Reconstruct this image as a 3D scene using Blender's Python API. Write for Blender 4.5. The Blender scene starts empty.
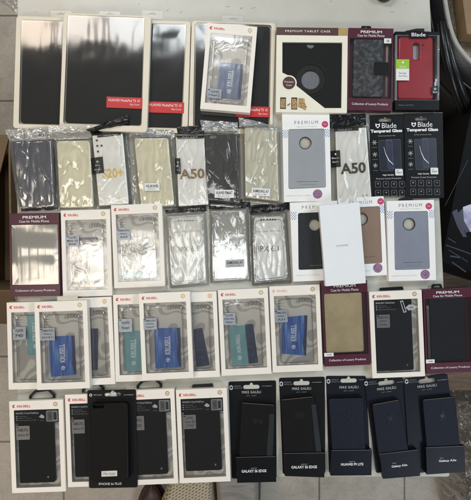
import bpy, math, random
from math import radians, sin, cos, pi
from mathutils import Vector, Matrix, noise

random.seed(7)
scene = bpy.context.scene
C = scene.collection

# ------------------------------------------------------------------ camera, world, lamps, exposure
TZ = 0.76          # height of the table top above the floor
H = 1.0            # camera height above the table top
S = 0.002          # metres per photograph pixel on the table top
cam_d = bpy.data.cameras.new('camera')
cam = bpy.data.objects.new('camera', cam_d)
C.objects.link(cam)
cam.location = (0, 0, TZ + H)
cam.rotation_euler = (0, 0, 0)
cam_d.sensor_fit = 'VERTICAL'
cam_d.sensor_height = 36
cam_d.sensor_width = 36
cam_d.lens = 36
cam_d.clip_start = 0.02
cam_d.clip_end = 200
scene.camera = cam

world = bpy.data.worlds.new('World')
scene.world = world
world.use_nodes = True
bg = world.node_tree.nodes['Background']
bg.inputs[0].default_value = (0.84, 0.93, 1.0, 1)
bg.inputs[1].default_value = 0.10

def area(name, loc, sx, sy, power, col, aim=(0, 0, TZ)):
    d = bpy.data.lights.new(name, 'AREA')
    d.shape = 'RECTANGLE'; d.size = sx; d.size_y = sy
    d.energy = power; d.color = col
    o = bpy.data.objects.new(name, d)
    C.objects.link(o)
    o.location = loc
    v = Vector(aim) - Vector(loc)
    o.rotation_euler = v.to_track_quat('-Z', 'Y').to_euler()
    return o
ZL = TZ + 2.0
# row of ceiling tubes beyond the head of the table (they mirror in the glossy films)
for i, (x, c) in enumerate([(-1.22, (1, .84, .68)), (-0.93, (1, .90, .80)), (-0.64, (.98, .97, .94)), (-0.35, (.92, .97, 1)), (-0.07, (.92, .97, 1))]):
    area('ceiling_tube', (x, 1.48, ZL), .25, .50, 6.5, c, (x, 1.48, 0))
for i, (x, c) in enumerate([(-1.15, (1, .86, .70)), (-0.78, (1, .93, .82)), (-0.41, (.98, .98, .95)), (-0.04, (.94, .98, 1))]):
    area('ceiling_tube', (x, -0.10, ZL), .30, .26, 3.6, c, (x, -0.10, 0))
area('ceiling_panel', (2.0, 1.0, ZL + .2), .9, .9, 38, (.80, .92, 1.0), (0, 0, TZ))
area('ceiling_panel', (1.7, -1.7, ZL + .1), .9, .9, 30, (.80, .90, 1.0), (0, 0, TZ))
area('ceiling_panel', (-1.9, -1.9, ZL), .8, .8, 36, (1, .80, .62), (-.3, -.3, TZ))
scene.view_settings.view_transform = 'Standard'
scene.view_settings.look = 'None'
scene.view_settings.gamma = 1
scene.view_settings.exposure = -0.43
try:
    scene.cycles.transparent_max_bounces = 24
except Exception:
    pass

# ------------------------------------------------------------------ materials
def lin(c):
    out = []
    for v in c[:3]:
        v = v / 255.0
        out.append(v / 12.92 if v <= 0.04045 else ((v + 0.055) / 1.055) ** 2.4)
    return tuple(out) + (1,)

MATS = {}
def new_mat(name):
    m = bpy.data.materials.new(name); m.use_nodes = True
    nt = m.node_tree
    for n in list(nt.nodes): nt.nodes.remove(n)
    out = nt.nodes.new('ShaderNodeOutputMaterial')
    return m, nt, out

def tex_noise(nt, scale, detail=3, rough=.6, dist=0, stretch=None, rot=None):
    tc = nt.nodes.new('ShaderNodeTexCoord')
    src = tc.outputs['Object']
    if stretch or rot:
        mp = nt.nodes.new('ShaderNodeMapping')
        if stretch: mp.inputs['Scale'].default_value = stretch
        if rot: mp.inputs['Rotation'].default_value = rot
        nt.links.new(src, mp.inputs['Vector']); src = mp.outputs['Vector']
    n = nt.nodes.new('ShaderNodeTexNoise')
    n.inputs['Scale'].default_value = scale
    n.inputs['Detail'].default_value = detail
    n.inputs['Roughness'].default_value = rough
    n.inputs['Distortion'].default_value = dist
    nt.links.new(src, n.inputs['Vector'])
    return n

def ramp(nt, src, stops, interp='LINEAR'):
    r = nt.nodes.new('ShaderNodeValToRGB')
    cr = r.color_ramp; cr.interpolation = interp
    while len(cr.elements) > 1: cr.elements.remove(cr.elements[-1])
    cr.elements[0].position = stops[0][0]; cr.elements[0].color = stops[0][1]
    for p, c in stops[1:]:
        e = cr.elements.new(p); e.color = c
    nt.links.new(src, r.inputs['Fac'])
    return r

def scl(c, k): return tuple(min(1, v * k) for v in c[:3]) + (1,)

def pm(name, rgb, rough=.5, metal=0.0, var=.08, scale=40, bump=0.0, bscale=400, coat=0.0, stops=None,
       detail=4, dist=0, stretch=None, interp='LINEAR', spec=.5, bstretch=None):
    if name in MATS: return MATS[name]
    m, nt, out = new_mat(name)
    p = nt.nodes.new('ShaderNodeBsdfPrincipled')
    nt.links.new(p.outputs[0], out.inputs['Surface'])
    c = lin(rgb)
    n = tex_noise(nt, scale, detail, .6, dist, stretch)
    if stops is None:
        stops = [(.3, scl(c, 1 - var)), (.7, scl(c, 1 + var))]
    else:
        stops = [(a, lin(b)) for a, b in stops]
    r = ramp(nt, n.outputs['Fac'], stops, interp)
    nt.links.new(r.outputs['Color'], p.inputs['Base Color'])
    p.inputs['Roughness'].default_value = rough
    p.inputs['Metallic'].default_value = metal
    p.inputs['Specular IOR Level'].default_value = spec
    p.inputs['Coat Weight'].default_value = coat
    p.inputs['Coat Roughness'].default_value = .08
    if bump > 0:
        bn = tex_noise(nt, bscale, 3, .6, 0, bstretch)
        b = nt.nodes.new('ShaderNodeBump')
        b.inputs['Strength'].default_value = bump
        b.inputs['Distance'].default_value = .001
        nt.links.new(bn.outputs['Fac'], b.inputs['Height'])
        nt.links.new(b.outputs['Normal'], p.inputs['Normal'])
    MATS[name] = m
    return m

def film(name, refl=2.2, rough=.04, haze=0.0, haze_col=(230, 230, 225), bump=.15, bscale=60, bstretch=None, tint=(255, 255, 255), base=0.0):
    """clear plastic: transparent + mirror by fresnel + a little milky haze"""
    if name in MATS: return MATS[name]
    m, nt, out = new_mat(name)
    tr = nt.nodes.new('ShaderNodeBsdfTransparent'); tr.inputs[0].default_value = lin(tint)
    gl = nt.nodes.new('ShaderNodeBsdfGlossy'); gl.inputs['Roughness'].default_value = rough
    gl.inputs[0].default_value = (1, 1, 1, 1)
    df = nt.nodes.new('ShaderNodeBsdfDiffuse'); df.inputs[0].default_value = lin(haze_col)
    fr = nt.nodes.new('ShaderNodeFresnel'); fr.inputs['IOR'].default_value = 1.5
    mu = nt.nodes.new('ShaderNodeMath'); mu.operation = 'MULTIPLY_ADD'; mu.use_clamp = True
    mu.inputs[1].default_value = refl; mu.inputs[2].default_value = base
    nt.links.new(fr.outputs[0], mu.inputs[0])
    m1 = nt.nodes.new('ShaderNodeMixShader'); m1.inputs[0].default_value = haze
    nt.links.new(tr.outputs[0], m1.inputs[1]); nt.links.new(df.outputs[0], m1.inputs[2])
    m2 = nt.nodes.new('ShaderNodeMixShader')
    nt.links.new(mu.outputs[0], m2.inputs[0])
    nt.links.new(m1.outputs[0], m2.inputs[1]); nt.links.new(gl.outputs[0], m2.inputs[2])
    nt.links.new(m2.outputs[0], out.inputs['Surface'])
    if bump:
        bn = tex_noise(nt, bscale, 2, .5, .6, bstretch)
        b = nt.nodes.new('ShaderNodeBump'); b.inputs['Strength'].default_value = bump
        b.inputs['Distance'].default_value = .002
        nt.links.new(bn.outputs['Fac'], b.inputs['Height'])
        nt.links.new(b.outputs['Normal'], gl.inputs['Normal'])
    MATS[name] = m
    return m

white_card = pm('white_card', (238, 232, 222), .38, var=.025, scale=25, bump=.05, bscale=900)
cool_card = pm('cool_white_card', (240, 240, 238), .42, var=.02, scale=25)
cream_tray = pm('cream_tray', (224, 216, 196), .45, var=.03, scale=20)
ivory = pm('ivory_card', (236, 232, 214), .4, var=.03, scale=20)
black_leather = pm('black_leather', (13, 13, 14), .55, spec=.16, var=.15, scale=60, bump=.35, bscale=1500)
tablet_black = pm('tablet_black', (30, 29, 29), .55, spec=.2, var=.12, scale=15, bump=.2, bscale=1400)
black_card = pm('black_card', (14, 15, 18), .42, spec=.2, var=.1, scale=30, bump=.08, bscale=800)
navy_leather = pm('navy_leather', (14, 19, 35), .5, spec=.25, var=.22, scale=90, bump=.4, bscale=900, bstretch=(.3, 1, 1))
navy_smooth = pm('navy_smooth', (21, 25, 38), .45, spec=.2, var=.2, scale=40, bump=.3, bscale=1100)
navy_card = pm('navy_card', (15, 18, 28), .4, spec=.22, var=.1, scale=30, bump=.05)
black_plastic = pm('black_plastic', (18, 18, 19), .3, var=.1)
black_foil = pm('black_foil', (13, 13, 14), .28, var=.2, scale=60, bump=.5, bscale=120, spec=.4)
red_label = pm('red_label', (196, 44, 44), .35, var=.05)
bordeaux = pm('bordeaux_card', (76, 26, 44), .35, var=.08, scale=30)
brown_head = pm('brown_card', (80, 52, 44), .4, var=.08)
gold_card = pm('gold_card', (176, 148, 98), .35, var=.08)
red_case = pm('red_case', (176, 22, 44), .36, var=.12, scale=50, coat=.3, bump=.05)
lime = pm('lime_label', (150, 196, 40), .4, var=.03)
white_ink = pm('white_ink', (232, 232, 232), .5, var=.02)
bright_ink = pm('bright_ink', (252, 252, 252), .5, var=.0)
grey_ink = pm('grey_ink', (120, 120, 124), .5, var=.02)
pale_ink = pm('pale_ink', (176, 178, 180), .5, var=.02)
dark_ink = pm('dark_ink', (46, 46, 48), .5, var=.02)
red_ink = pm('red_ink', (206, 58, 48), .45, var=.03)
pale_red_ink = pm('pale_red_ink', (228, 172, 158), .45, var=.03)
gold_ink = pm('gold_ink', (140, 116, 62), .4, metal=.2, var=.06)
yellow_gold = pm('yellow_gold_ink', (224, 196, 92), .4, metal=.1, var=.06)
bronze_ink = pm('bronze_ink', (84, 72, 46), .35, metal=.3, var=.06)
seal_gold = pm('seal_gold', (184, 150, 84), .35, metal=.4, var=.1, scale=400)
sticker_silver = pm('silver_sticker', (150, 156, 164), .35, metal=.35, var=.12, scale=200, detail=2)
sticker_grey = pm('grey_sticker', (112, 112, 112), .35, metal=.25, var=.12, scale=200)
label_white = pm('paper_label', (226, 228, 226), .5, var=.03)
pink_dot = pm('pink_dot', (192, 62, 108), .4, var=.2, scale=500)
purple_dot = pm('purple_dot', (126, 92, 132), .4, scale=500, stops=[(.4, (96, 66, 112)), (.55, (160, 130, 160)), (.62, (176, 112, 130))])
blue_check = pm('blue_check', (92, 126, 190), .5, var=.05)
silver_case = pm('silver_case', (168, 172, 176), .32, metal=.35, var=.04)
grey_case = pm('grey_case', (138, 142, 156), .36, metal=.25, var=.04)
dark_case = pm('dark_case', (38, 42, 44), .4, spec=.3, var=.08)
brown_case = pm('brown_case', (146, 122, 106), .36, metal=.25, var=.05)
beige_wallet = pm('beige_wallet', (208, 192, 154), .42, metal=.15, var=.12, scale=35, bump=.1)
mottled = pm('mottled_leather', (80, 80, 82), .5, scale=110, detail=7,
             stops=[(.38, (34, 36, 40)), (.5, (66, 68, 72)), (.64, (112, 113, 118))], bump=.1)
swirl = pm('swirl_card', (160, 156, 150), .5, scale=19, detail=0, dist=.8, stretch=(1, .8, 1),
           stops=[(.36, (202, 197, 189)), (.37, (246, 241, 232)), (.46, (248, 243, 234)), (.47, (206, 201, 193)), (.54, (200, 194, 186)), (.55, (244, 240, 230)), (.63, (244, 240, 230)), (.64, (204, 199, 192))])
swirl_dark = pm('swirl_black', (52, 52, 54), .4, scale=26, detail=0, dist=2.0,
           stops=[(.42, (30, 31, 33)), (.45, (150, 146, 138)), (.52, (150, 146, 138)), (.55, (110, 107, 102))])
blue_card = pm('blue_insert', (48, 84, 150), .3, scale=90, detail=5, stretch=(1.6, .16, 1),
               stops=[(.38, (50, 96, 180)), (.52, (72, 128, 212)), (.66, (160, 198, 238))])
navy_photo = pm('navy_photo', (38, 52, 92), .3, scale=120, detail=5,
                stops=[(.35, (22, 32, 66)), (.6, (48, 66, 116)), (.75, (110, 126, 160))])
teal_card = pm('teal_insert', (92, 150, 160), .3, scale=60, detail=3, stretch=(1, .3, 1),
               stops=[(.3, (122, 184, 190)), (.7, (168, 214, 216))])
pale_blue_card = pm('pale_blue_insert', (130, 146, 180), .3, scale=90, detail=5, stretch=(1, .3, 1),
               stops=[(.35, (70, 92, 140)), (.6, (140, 156, 190)), (.75, (190, 200, 215))])
cream_tpu = pm('cream_soft_case', (238, 233, 206), .4, var=.05, scale=25)
cream_tpu2 = pm('pale_soft_case', (228, 225, 206), .4, var=.05, scale=25)
charcoal_foil = pm('charcoal_case', (84, 84, 94), .3, var=.3, scale=30, bump=.3, bscale=60)
mesh_black = pm('black_mesh_case', (34, 34, 36), .45, var=.25, scale=900, bump=.3, bscale=2200)
card_glossy = pm('glossy_white_card', (246, 245, 240), .3, var=.02)
phone_screen = pm('printed_screen', (30, 34, 50), .3, var=.3, scale=40)
phone_glass = pm('printed_glass', (52, 56, 80), .25, var=.15, scale=40)
steel = pm('steel', (215, 212, 205), .5, metal=.4, var=.05)
silver_grain = pm('silver_grain', (138, 140, 146), .4, metal=.3, var=.2, scale=600)
photo_print = pm('photo_print', (150, 110, 70), .4, scale=500, stops=[(.35, (70, 60, 44)), (.5, (180, 140, 80)), (.65, (214, 196, 160))])
tube_clear = film('clear_plastic', .4, .25, .08, (200, 198, 190))
window_film = film('window_film', 1.3, .05, .015, bump=.10, bscale=50)
tablet_film = film('tablet_film', 1.9, .085, .015, bump=.10, bscale=22, bstretch=(1, .4, 1))
mirror_film = film('mirror_film', 2.0, .13, .34, (214, 208, 194), bump=.05, bscale=24, bstretch=(.5, 1.0, 1), base=.02)
bright_film = film('creased_film', 1.3, .14, .06, bump=.10, bscale=60, bstretch=(2.5, .4, 1))
bag_film = film('bag_film', 1.9, .12, .12, (232, 229, 216), bump=.4, bscale=70, bstretch=(1.4, .5, 1))
bag_cloudy = film('bag_film_cloudy', 2.6, .14, .30, (226, 222, 208), bump=.4, bscale=60)
clear_case = film('clear_case', 1.8, .08, .05, (215, 215, 208), bump=.25, bscale=50)

# ------------------------------------------------------------------ mesh builder
TXT = {}
def text_data(s, bold=0.0, spacing=1.0):
    k = (s, bold, spacing)
    if k in TXT: return TXT[k]
    cu = bpy.data.curves.new('t', 'FONT'); cu.body = s; cu.size = 1
    cu.resolution_u = 3; cu.offset = bold; cu.space_character = spacing
    cu.fill_mode = 'FRONT'
    o = bpy.data.objects.new('t', cu); C.objects.link(o)
    bpy.context.view_layer.update()
    me = bpy.data.meshes.new_from_object(o)
    vs = [(v.co.x, v.co.y) for v in me.vertices]; fs = [tuple(p.vertices) for p in me.polygons]
    bpy.data.objects.remove(o); bpy.data.curves.remove(cu); bpy.data.meshes.remove(me)
    x0 = min(v[0] for v in vs); x1 = max(v[0] for v in vs); y0 = min(v[1] for v in vs); y1 = max(v[1] for v in vs)
    vs = [((x - x0) / (x1 - x0) - .5, (y - y0) / (y1 - y0) - .5) for x, y in vs]
    TXT[k] = (vs, fs)
    return TXT[k]

class MB:
    def __init__(s): s.v = []; s.f = []; s.m = []; s.mats = []
    def mi(s, mat):
        if mat not in s.mats: s.mats.append(mat)
        return s.mats.index(mat)
    def add(s, vs, fs, mat):
        n = len(s.v); s.v += [tuple(v) for v in vs]; i = s.mi(mat)
        for f in fs: s.f.append(tuple(n + a for a in f)); s.m.append(i)
    def poly(s, pts, z, mat):
        area2 = sum(pts[i][0] * pts[(i + 1) % len(pts)][1] - pts[(i + 1) % len(pts)][0] * pts[i][1] for i in range(len(pts)))
        if area2 < 0: pts = pts[::-1]
        s.add([(x, y, z) for x, y in pts], [tuple(range(len(pts)))], mat)
    def plate(s, outer, holes, z0, z1, mat, bev=.0003, res=1):
        cu = bpy.data.curves.new('c', 'CURVE'); cu.dimensions = '2D'; cu.fill_mode = 'BOTH'
        for pts in [outer] + list(holes):
            sp = cu.splines.new('POLY'); sp.points.add(len(pts) - 1)
            for i, (x, y) in enumerate(pts): sp.points[i].co = (x, y, 0, 1)
            sp.use_cyclic_u = True
        b = min(bev, (z1 - z0) * .49)
        cu.bevel_depth = b; cu.bevel_resolution = res; cu.offset = -b; cu.extrude = max(0, (z1 - z0) / 2 - b)
        o = bpy.data.objects.new('c', cu); C.objects.link(o)
        me = bpy.data.meshes.new_from_object(o)
        zc = (z0 + z1) / 2
        s.add([(v.co.x, v.co.y, v.co.z + zc) for v in me.vertices], [tuple(p.vertices) for p in me.polygons], mat)
        bpy.data.objects.remove(o); bpy.data.curves.remove(cu); bpy.data.meshes.remove(me)
    def text(s, txt, c, w, h, z, mat, rot=0, bold=0.0, spacing=1.0):
        vs, fs = text_data(txt, bold, spacing)
        ca, sa = cos(rot), sin(rot)
        s.add([(c[0] + x * w * ca - y * h * sa, c[1] + x * w * sa + y * h * ca, z) for x, y in vs], fs, mat)
    def tube(s, pts, r, mat, n=8):
        P = [Vector(p) for p in pts]; rings = []
        for i, p in enumerate(P):
            t = (P[min(i + 1, len(P) - 1)] - P[max(i - 1, 0)]).normalized()
            a = Vector((0, 0, 1)) if abs(t.z) < .9 else Vector((1, 0, 0))
            u = t.cross(a).normalized(); w = t.cross(u)
            rr_ = r[i] if isinstance(r, (list, tuple)) else r
            rings.append([p + (u * cos(2 * pi * k / n) + w * sin(2 * pi * k / n)) * rr_ for k in range(n)])
        vs = [v for rg in rings for v in rg]; fs = []
        for i in range(len(P) - 1):
            for k in range(n):
                fs.append((i * n + k, i * n + (k + 1) % n, (i + 1) * n + (k + 1) % n, (i + 1) * n + k))
        fs.append(tuple(range(n))[::-1]); fs.append(tuple((len(P) - 1) * n + k for k in range(n)))
        s.add(vs, fs, mat)
    def grid(s, fn, nu, nv, mat, closed_u=False):
        vs = [fn(i / nu, j / nv) for j in range(nv + 1) for i in range(nu + 1)]
        fs = [(j * (nu + 1) + i, j * (nu + 1) + i + 1, (j + 1) * (nu + 1) + i + 1, (j + 1) * (nu + 1) + i) for j in range(nv) for i in range(nu)]
        s.add(vs, fs, mat)
    def build(s, name, parent=None, angle=40):
        me = bpy.data.meshes.new(name)
        me.from_pydata([tuple(v) for v in s.v], [], s.f)
        for m in s.mats: me.materials.append(m)
        me.polygons.foreach_set('material_index', s.m)
        me.polygons.foreach_set('use_smooth', [True] * len(s.f))
        me.update()
        me.set_sharp_from_angle(angle=radians(angle))
        o = bpy.data.objects.new(name, me); C.objects.link(o)
        if parent is not None: o.parent = parent
        return o

def W(px, py, z=0.0):
    """photograph pixel -> point at height z above the table top"""
    k = (H - z) / H
    return ((px - 235.5) * S * k, (250 - py) * S * k)

def rr(pts, r, n=5):
    """polygon with rounded corners"""
    out = []; N = len(pts)
    for i in range(N):
        p = Vector(pts[i]); a = Vector(pts[i - 1]); b = Vector(pts[(i + 1) % N])
        da = (a - p); db = (b - p)
        q = min(r, da.length * .49, db.length * .49)
        pa = p + da.normalized() * q; pb = p + db.normalized() * q
        for k in range(n + 1):
            t = k / n
            out.append(tuple(pa * (1 - t) ** 2 + p * 2 * t * (1 - t) + pb * t ** 2))
    return out
def circ(c, r, n=24, a0=0, a1=2 * pi):
    return [(c[0] + r * cos(a0 + (a1 - a0) * k / n), c[1] + r * sin(a0 + (a1 - a0) * k / n)) for k in range(n)]
def fbm(x, y, z=0.0): return noise.noise(Vector((x, y, z)))

class Pkg:
    """one thing on the table; geometry is measured on the photograph and built in the thing's own frame"""
    def __init__(s, name, quad, z0, t, label, cat, group=None, tx=0, ty=0):
        s.z0, s.t = z0, t; zt = z0 + t; s.zt = zt
        P = [Vector(W(x, y, zt)) for x, y in quad]
        s.c = sum(P, Vector((0, 0))) / 4
        top = P[1] - P[0]; bot = P[2] - P[3]; d = (top.normalized() + bot.normalized())
        l = P[0] - P[3]; r = P[1] - P[2]
        up = l.normalized() + r.normalized()
        rot = (math.atan2(d.y, d.x) + math.atan2(up.y, up.x) - pi / 2) / 2
        s.rot = rot
        s.w = (top.length + bot.length) / 2; s.h = (l.length + r.length) / 2
        s.s = S * (H - zt) / H
        s.q = [s.loc(*p) for p in P]
        e = bpy.data.objects.new(name, None); C.objects.link(e)
        e.empty_display_size = .02
        e.location = (s.c.x, s.c.y, TZ + z0)
        e.rotation_euler = (tx, ty, rot)
        e['label'] = label; e['category'] = cat
        if group: e['group'] = group
        s.e = e
    def loc(s, x, y):
        dx, dy = x - s.c.x, y - s.c.y
        return (dx * cos(-s.rot) - dy * sin(-s.rot), dx * sin(-s.rot) + dy * cos(-s.rot))
    def p(s, px, py): return s.loc(*W(px, py, s.zt))
    def f(s, u, v): return ((u - .5) * s.w, (.5 - v) * s.h)           # fraction of the box, v downwards
    def R(s, a, b, c, d): return [s.f(a, b), s.f(c, b), s.f(c, d), s.f(a, d)]
    def px(s, x0, y0, x1, y1):                                         # upright rect given in pixels
        cx, cy = s.p((x0 + x1) / 2, (y0 + y1) / 2); hx = (x1 - x0) / 2 * s.s; hy = (y1 - y0) / 2 * s.s
        return [(cx - hx, cy + hy), (cx + hx, cy + hy), (cx + hx, cy - hy), (cx - hx, cy - hy)]
    def T(s, mb, txt, x0, y0, x1, y1, z, mat, rot=0, bold=0.0, spacing=1.0):   # text fitted to a pixel rect
        c = s.p((x0 + x1) / 2, (y0 + y1) / 2); w = abs(x1 - x0) * s.s; h = abs(y1 - y0) * s.s
        if abs(abs(rot) - pi / 2) < .3: w, h = h, w
        mb.text(txt, c, w, h, z, mat, rot, bold, spacing)
    def FT(s, mb, txt, u0, v0, u1, v1, z, mat, rot=0, bold=0.0, spacing=1.0):
        c = s.f((u0 + u1) / 2, (v0 + v1) / 2); w = (u1 - u0) * s.w; h = (v1 - v0) * s.h
        if abs(abs(rot) - pi / 2) < .3: w, h = h, w
        mb.text(txt, c, w, h, z, mat, rot, bold, spacing)

def bilin(q, u, v):
    (a, b, c, d) = q
    x = (a[0] * (1 - u) + b[0] * u) * (1 - v) + (d[0] * (1 - u) + c[0] * u) * v
    y = (a[1] * (1 - u) + b[1] * u) * (1 - v) + (d[1] * (1 - u) + c[1] * u) * v
    return x, y
def film_sheet(pk, q, z, mat, amp=.0006, sc=22, nu=26, nv=40, name='window_film', anis=.45, sag=0.0, seed=None, bands=False, ripple=0.0):
    sd = random.random() * 50 if seed is None else seed
    mb = MB()
    def fn(u, v):
        x, y = bilin(q, u, 1 - v)
        e = min(1, min(u, 1 - u, v, 1 - v) * 8)
        if bands:
            h = amp * (fbm(x * 5 + .4 * sin(y * 30), y * 24, sd) + .09 * fbm(x * 150, y * 8, sd + 3) + .10 * fbm(x * 22, y * 45, sd + 7)) * e
            return (x, y, z + h)
        h = (ripple * fbm(x * 120, y * 7, sd + 5) + fbm(x * sc, y * sc * anis, sd) + .4 * fbm(x * sc * 2.7, y * sc * 2.2, sd + 9)) * amp * e
        return (x, y, z + h - sag * e)
    mb.grid(fn, nu, nv, mat)
    return mb.build(name, pk.e, 180)
def euro(cx, cy, w=.030, h=.0075, bump=.006):
    """outline of a euro hanging slot"""
    r = h / 2
    pts = []
    for k in range(7): a = pi / 2 + pi * k / 6; pts.append((cx - w / 2 + r + r * cos(a), cy + r * sin(a)))
    for k in range(7): a = -pi / 2 + pi * k / 6; pts.append((cx + w / 2 - r + r * cos(a), cy + r * sin(a)))
    for k in range(7): a = pi * k / 6; pts.append((cx + bump * .6 * cos(a), cy + r + bump * .75 * sin(a)))
    return pts
def hollow(pk, window, depth=.009, mat=white_card, name='box_body', r=.0004, corner=0.0, inner=None):
    """carton: solid sides, recess behind the window"""
    mb = MB()
    outer = pk.R(0, 0, 1, 1)
    if corner: outer = rr(outer, corner, 8)
    mb.plate(outer, [], 0, pk.t - depth, inner or mat, .0003)
    mb.plate(outer, [window], pk.t - depth, pk.t, mat, r)
    return mb

# ------------------------------------------------------------------ the setting: floor
def floor():
    m, nt, out = new_mat('floor_tiles')
    p = nt.nodes.new('ShaderNodeBsdfPrincipled'); nt.links.new(p.outputs[0], out.inputs[0])
    tc = nt.nodes.new('ShaderNodeTexCoord')
    mp = nt.nodes.new('ShaderNodeMapping'); mp.inputs['Location'].default_value = (.005, .075, 0)
    nt.links.new(tc.outputs['Object'], mp.inputs[0])
    br = nt.nodes.new('ShaderNodeTexBrick'); br.offset = 0; br.squash = 1
    br.inputs['Scale'].default_value = 1; br.inputs['Brick Width'].default_value = .3; br.inputs['Row Height'].default_value = .3
    br.inputs['Mortar Size'].default_value = .0035; br.inputs['Mortar Smooth'].default_value = .3
    br.inputs['Color1'].default_value = lin((196, 189, 176)); br.inputs['Color2'].default_value = lin((186, 179, 166))
    br.inputs['Mortar'].default_value = lin((120, 114, 104))
    nt.links.new(mp.outputs[0], br.inputs['Vector'])
    n = tex_noise(nt, 9, 8, .7); r = ramp(nt, n.outputs['Fac'], [(.3, (.72, .71, .69, 1)), (.5, (.95, .95, .95, 1)), (.7, (1.1, 1.1, 1.1, 1))])
    n2 = tex_noise(nt, 120, 3, .7); r2 = ramp(nt, n2.outputs['Fac'], [(.25, (.8, .8, .8, 1)), (.6, (1, 1, 1, 1))])
    mx = nt.nodes.new('ShaderNodeMix'); mx.data_type = 'RGBA'; mx.blend_type = 'MULTIPLY'; mx.inputs[0].default_value = 1
    mx2 = nt.nodes.new('ShaderNodeMix'); mx2.data_type = 'RGBA'; mx2.blend_type = 'MULTIPLY'; mx2.inputs[0].default_value = 1
    nt.links.new(br.outputs['Color'], mx.inputs[6]); nt.links.new(r.outputs[0], mx.inputs[7])
    nt.links.new(mx.outputs[2], mx2.inputs[6]); nt.links.new(r2.outputs[0], mx2.inputs[7])
    nt.links.new(mx2.outputs[2], p.inputs['Base Color'])
    p.inputs['Roughness'].default_value = .45
    b = nt.nodes.new('ShaderNodeBump'); b.inputs['Strength'].default_value = .4; b.inputs['Distance'].default_value = .002
    nt.links.new(br.outputs['Fac'], b.inputs['Height']); b.invert = True
    nt.links.new(b.outputs[0], p.inputs['Normal'])
    mb = MB(); mb.poly([(-4, -4), (4, -4), (4, 4), (-4, 4)], 0, m)
    o = mb.build('floor'); o['kind'] = 'structure'
floor()

# ------------------------------------------------------------------ table
def table():
    e = bpy.data.objects.new('table', None); C.objects.link(e)
    e['label'] = 'pale grey table covered with rows of phone case packages'; e['category'] = 'table'
    top = pm('table_top', (196, 194, 184), .32, scale=5, detail=8, bump=.04, bscale=200,
             stops=[(.28, (178, 174, 160)), (.5, (192, 190, 180)), (.75, (204, 204, 197))])
    scr = pm('table_scratch', (120, 116, 106), .5)
    x0 = W(17, 0)[0]; yb = W(0, 477)[1]
    A = [(x0, .72), (W(429, 0)[0], .72), (W(430, 0)[0], W(0, 0)[1]), (W(446, 0)[0], W(0, 330)[1]), (W(450, 0)[0], yb), (x0, yb)]
    mb = MB(); mb.plate(rr(A, .006, 3), [], TZ - .026, TZ, top, .0015, 2)
    rnd = random.Random(3)
    for k in range(26):
        x = rnd.uniform(30, 420); y = rnd.choice([rnd.uniform(1, 14), rnd.uniform(377, 382)])
        L = rnd.uniform(.002, .007); a = rnd.uniform(-.6, .6); c = W(x, y); w = .0004
        dx, dy = cos(a) * L, sin(a) * L; nx, ny = -sin(a) * w, cos(a) * w
        mb.poly([(c[0] - dx, c[1] - dy), (c[0] + nx, c[1] + ny), (c[0] + dx, c[1] + dy), (c[0] - nx, c[1] - ny)], TZ + .0002, scr)
    # a seam of the tabletop to the right of the grey case
    mb.build('tabletop', e)
    leg = pm('table_leg', (90, 92, 94), .35, metal=.7)
    for x, y in ((-.40, .66), (.34, .66), (-.40, -.40), (.34, -.40)):
        mb = MB(); mb.plate([(x - .016, y - .016), (x + .016, y - .016), (x + .016, y + .016), (x - .016, y + .016)], [], .0, TZ - .06, leg, .002)
        mb.build('leg', e)
    mb = MB(); mb.plate([(-.41, -.41), (.35, -.41), (.35, .67), (-.41, .67)], [[(-.39, -.39), (.33, -.39), (.33, .65), (-.39, .65)]], TZ - .06, TZ - .0262, leg, .001)
    mb.build('apron', e)
table()

# ------------------------------------------------------------------ tablet boxes
GT = 'cream tablet cover boxes along the far edge'
def tablet(quad, film_q, lab, label, z0=0, tab=None, lab_shift=0):
    pk = Pkg('tablet_case_box', quad, z0, .011, label, 'tablet box', GT)
    win = [pk.p(*q) for q in film_q]
    mb = MB(); outer = rr(pk.R(0, 0, 1, 1), .0075, 6)
    mb.plate(outer, [], 0, .004, cream_tray, .0005)
    mb.plate(outer, [rr(win, .005, 5)], .004, .011, cream_tray, .0007, 2)
    mb.build('tray', pk.e)
    cx = sum(p[0] for p in win) / 4; cy = sum(p[1] for p in win) / 4
    ins = [(cx + (x - cx) * .965, cy + (y - cy) * .975) for x, y in win]
    mb = MB(); mb.plate(rr(ins, .006, 5), [], .0042, .0092, tablet_black, .001, 2)
    bx = ins[3]
    mb.poly(circ((bx[0] + .004, bx[1] + .008), .0008, 8), .0094, black_plastic)
    mb.build('tablet_cover', pk.e)
    film_sheet(pk, [(cx + (x - cx) * .995, cy + (y - cy) * .995) for x, y in win], .0107, tablet_film, .0006, 13, 70, 60, anis=.8, ripple=.20)
    if lab:
        x0, y0, x1, y1 = lab
        mb = MB(); r = pk.px(x0, y0, x1, y1); mb.plate(r, [], .0114, .0117, red_label, .0001)
        w = x1 - x0
        pk.T(mb, 'HUAWEI MediaPad T5 10', x0 + 2, y0 + 2, x1 - 2.5, y0 + 4.6, .0119, white_ink)
        pk.T(mb, 'Flip Cover', x0 + w * .66, y0 + 6.6, x1 - 2.5, y0 + 8.8, .0119, white_ink)
        mb.build('red_label', pk.e)
    if tab:
        x0, y0, x1, y1 = tab
        mb = MB(); r = pk.px(x0, y0, x1, y1 + 2)
        cx = (r[0][0] + r[1][0]) / 2; cy = (r[0][1] + r[3][1]) / 2 + .0015
        mb.plate(rr(r, .001), [euro(cx, cy, .016, .0035, .003)], .003, .0035, tube_clear, .0001)
        mb.build('hang_tab', pk.e)
    return pk
tablet([(16, 16), (104, 18), (100, 131), (13, 128)], [(21, 19.5), (99, 22), (95.5, 126), (18.5, 124)], None,
       'cream-trimmed black tablet cover box at the far left corner, no red label showing', tab=(49, 9, 70, 15))
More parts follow.
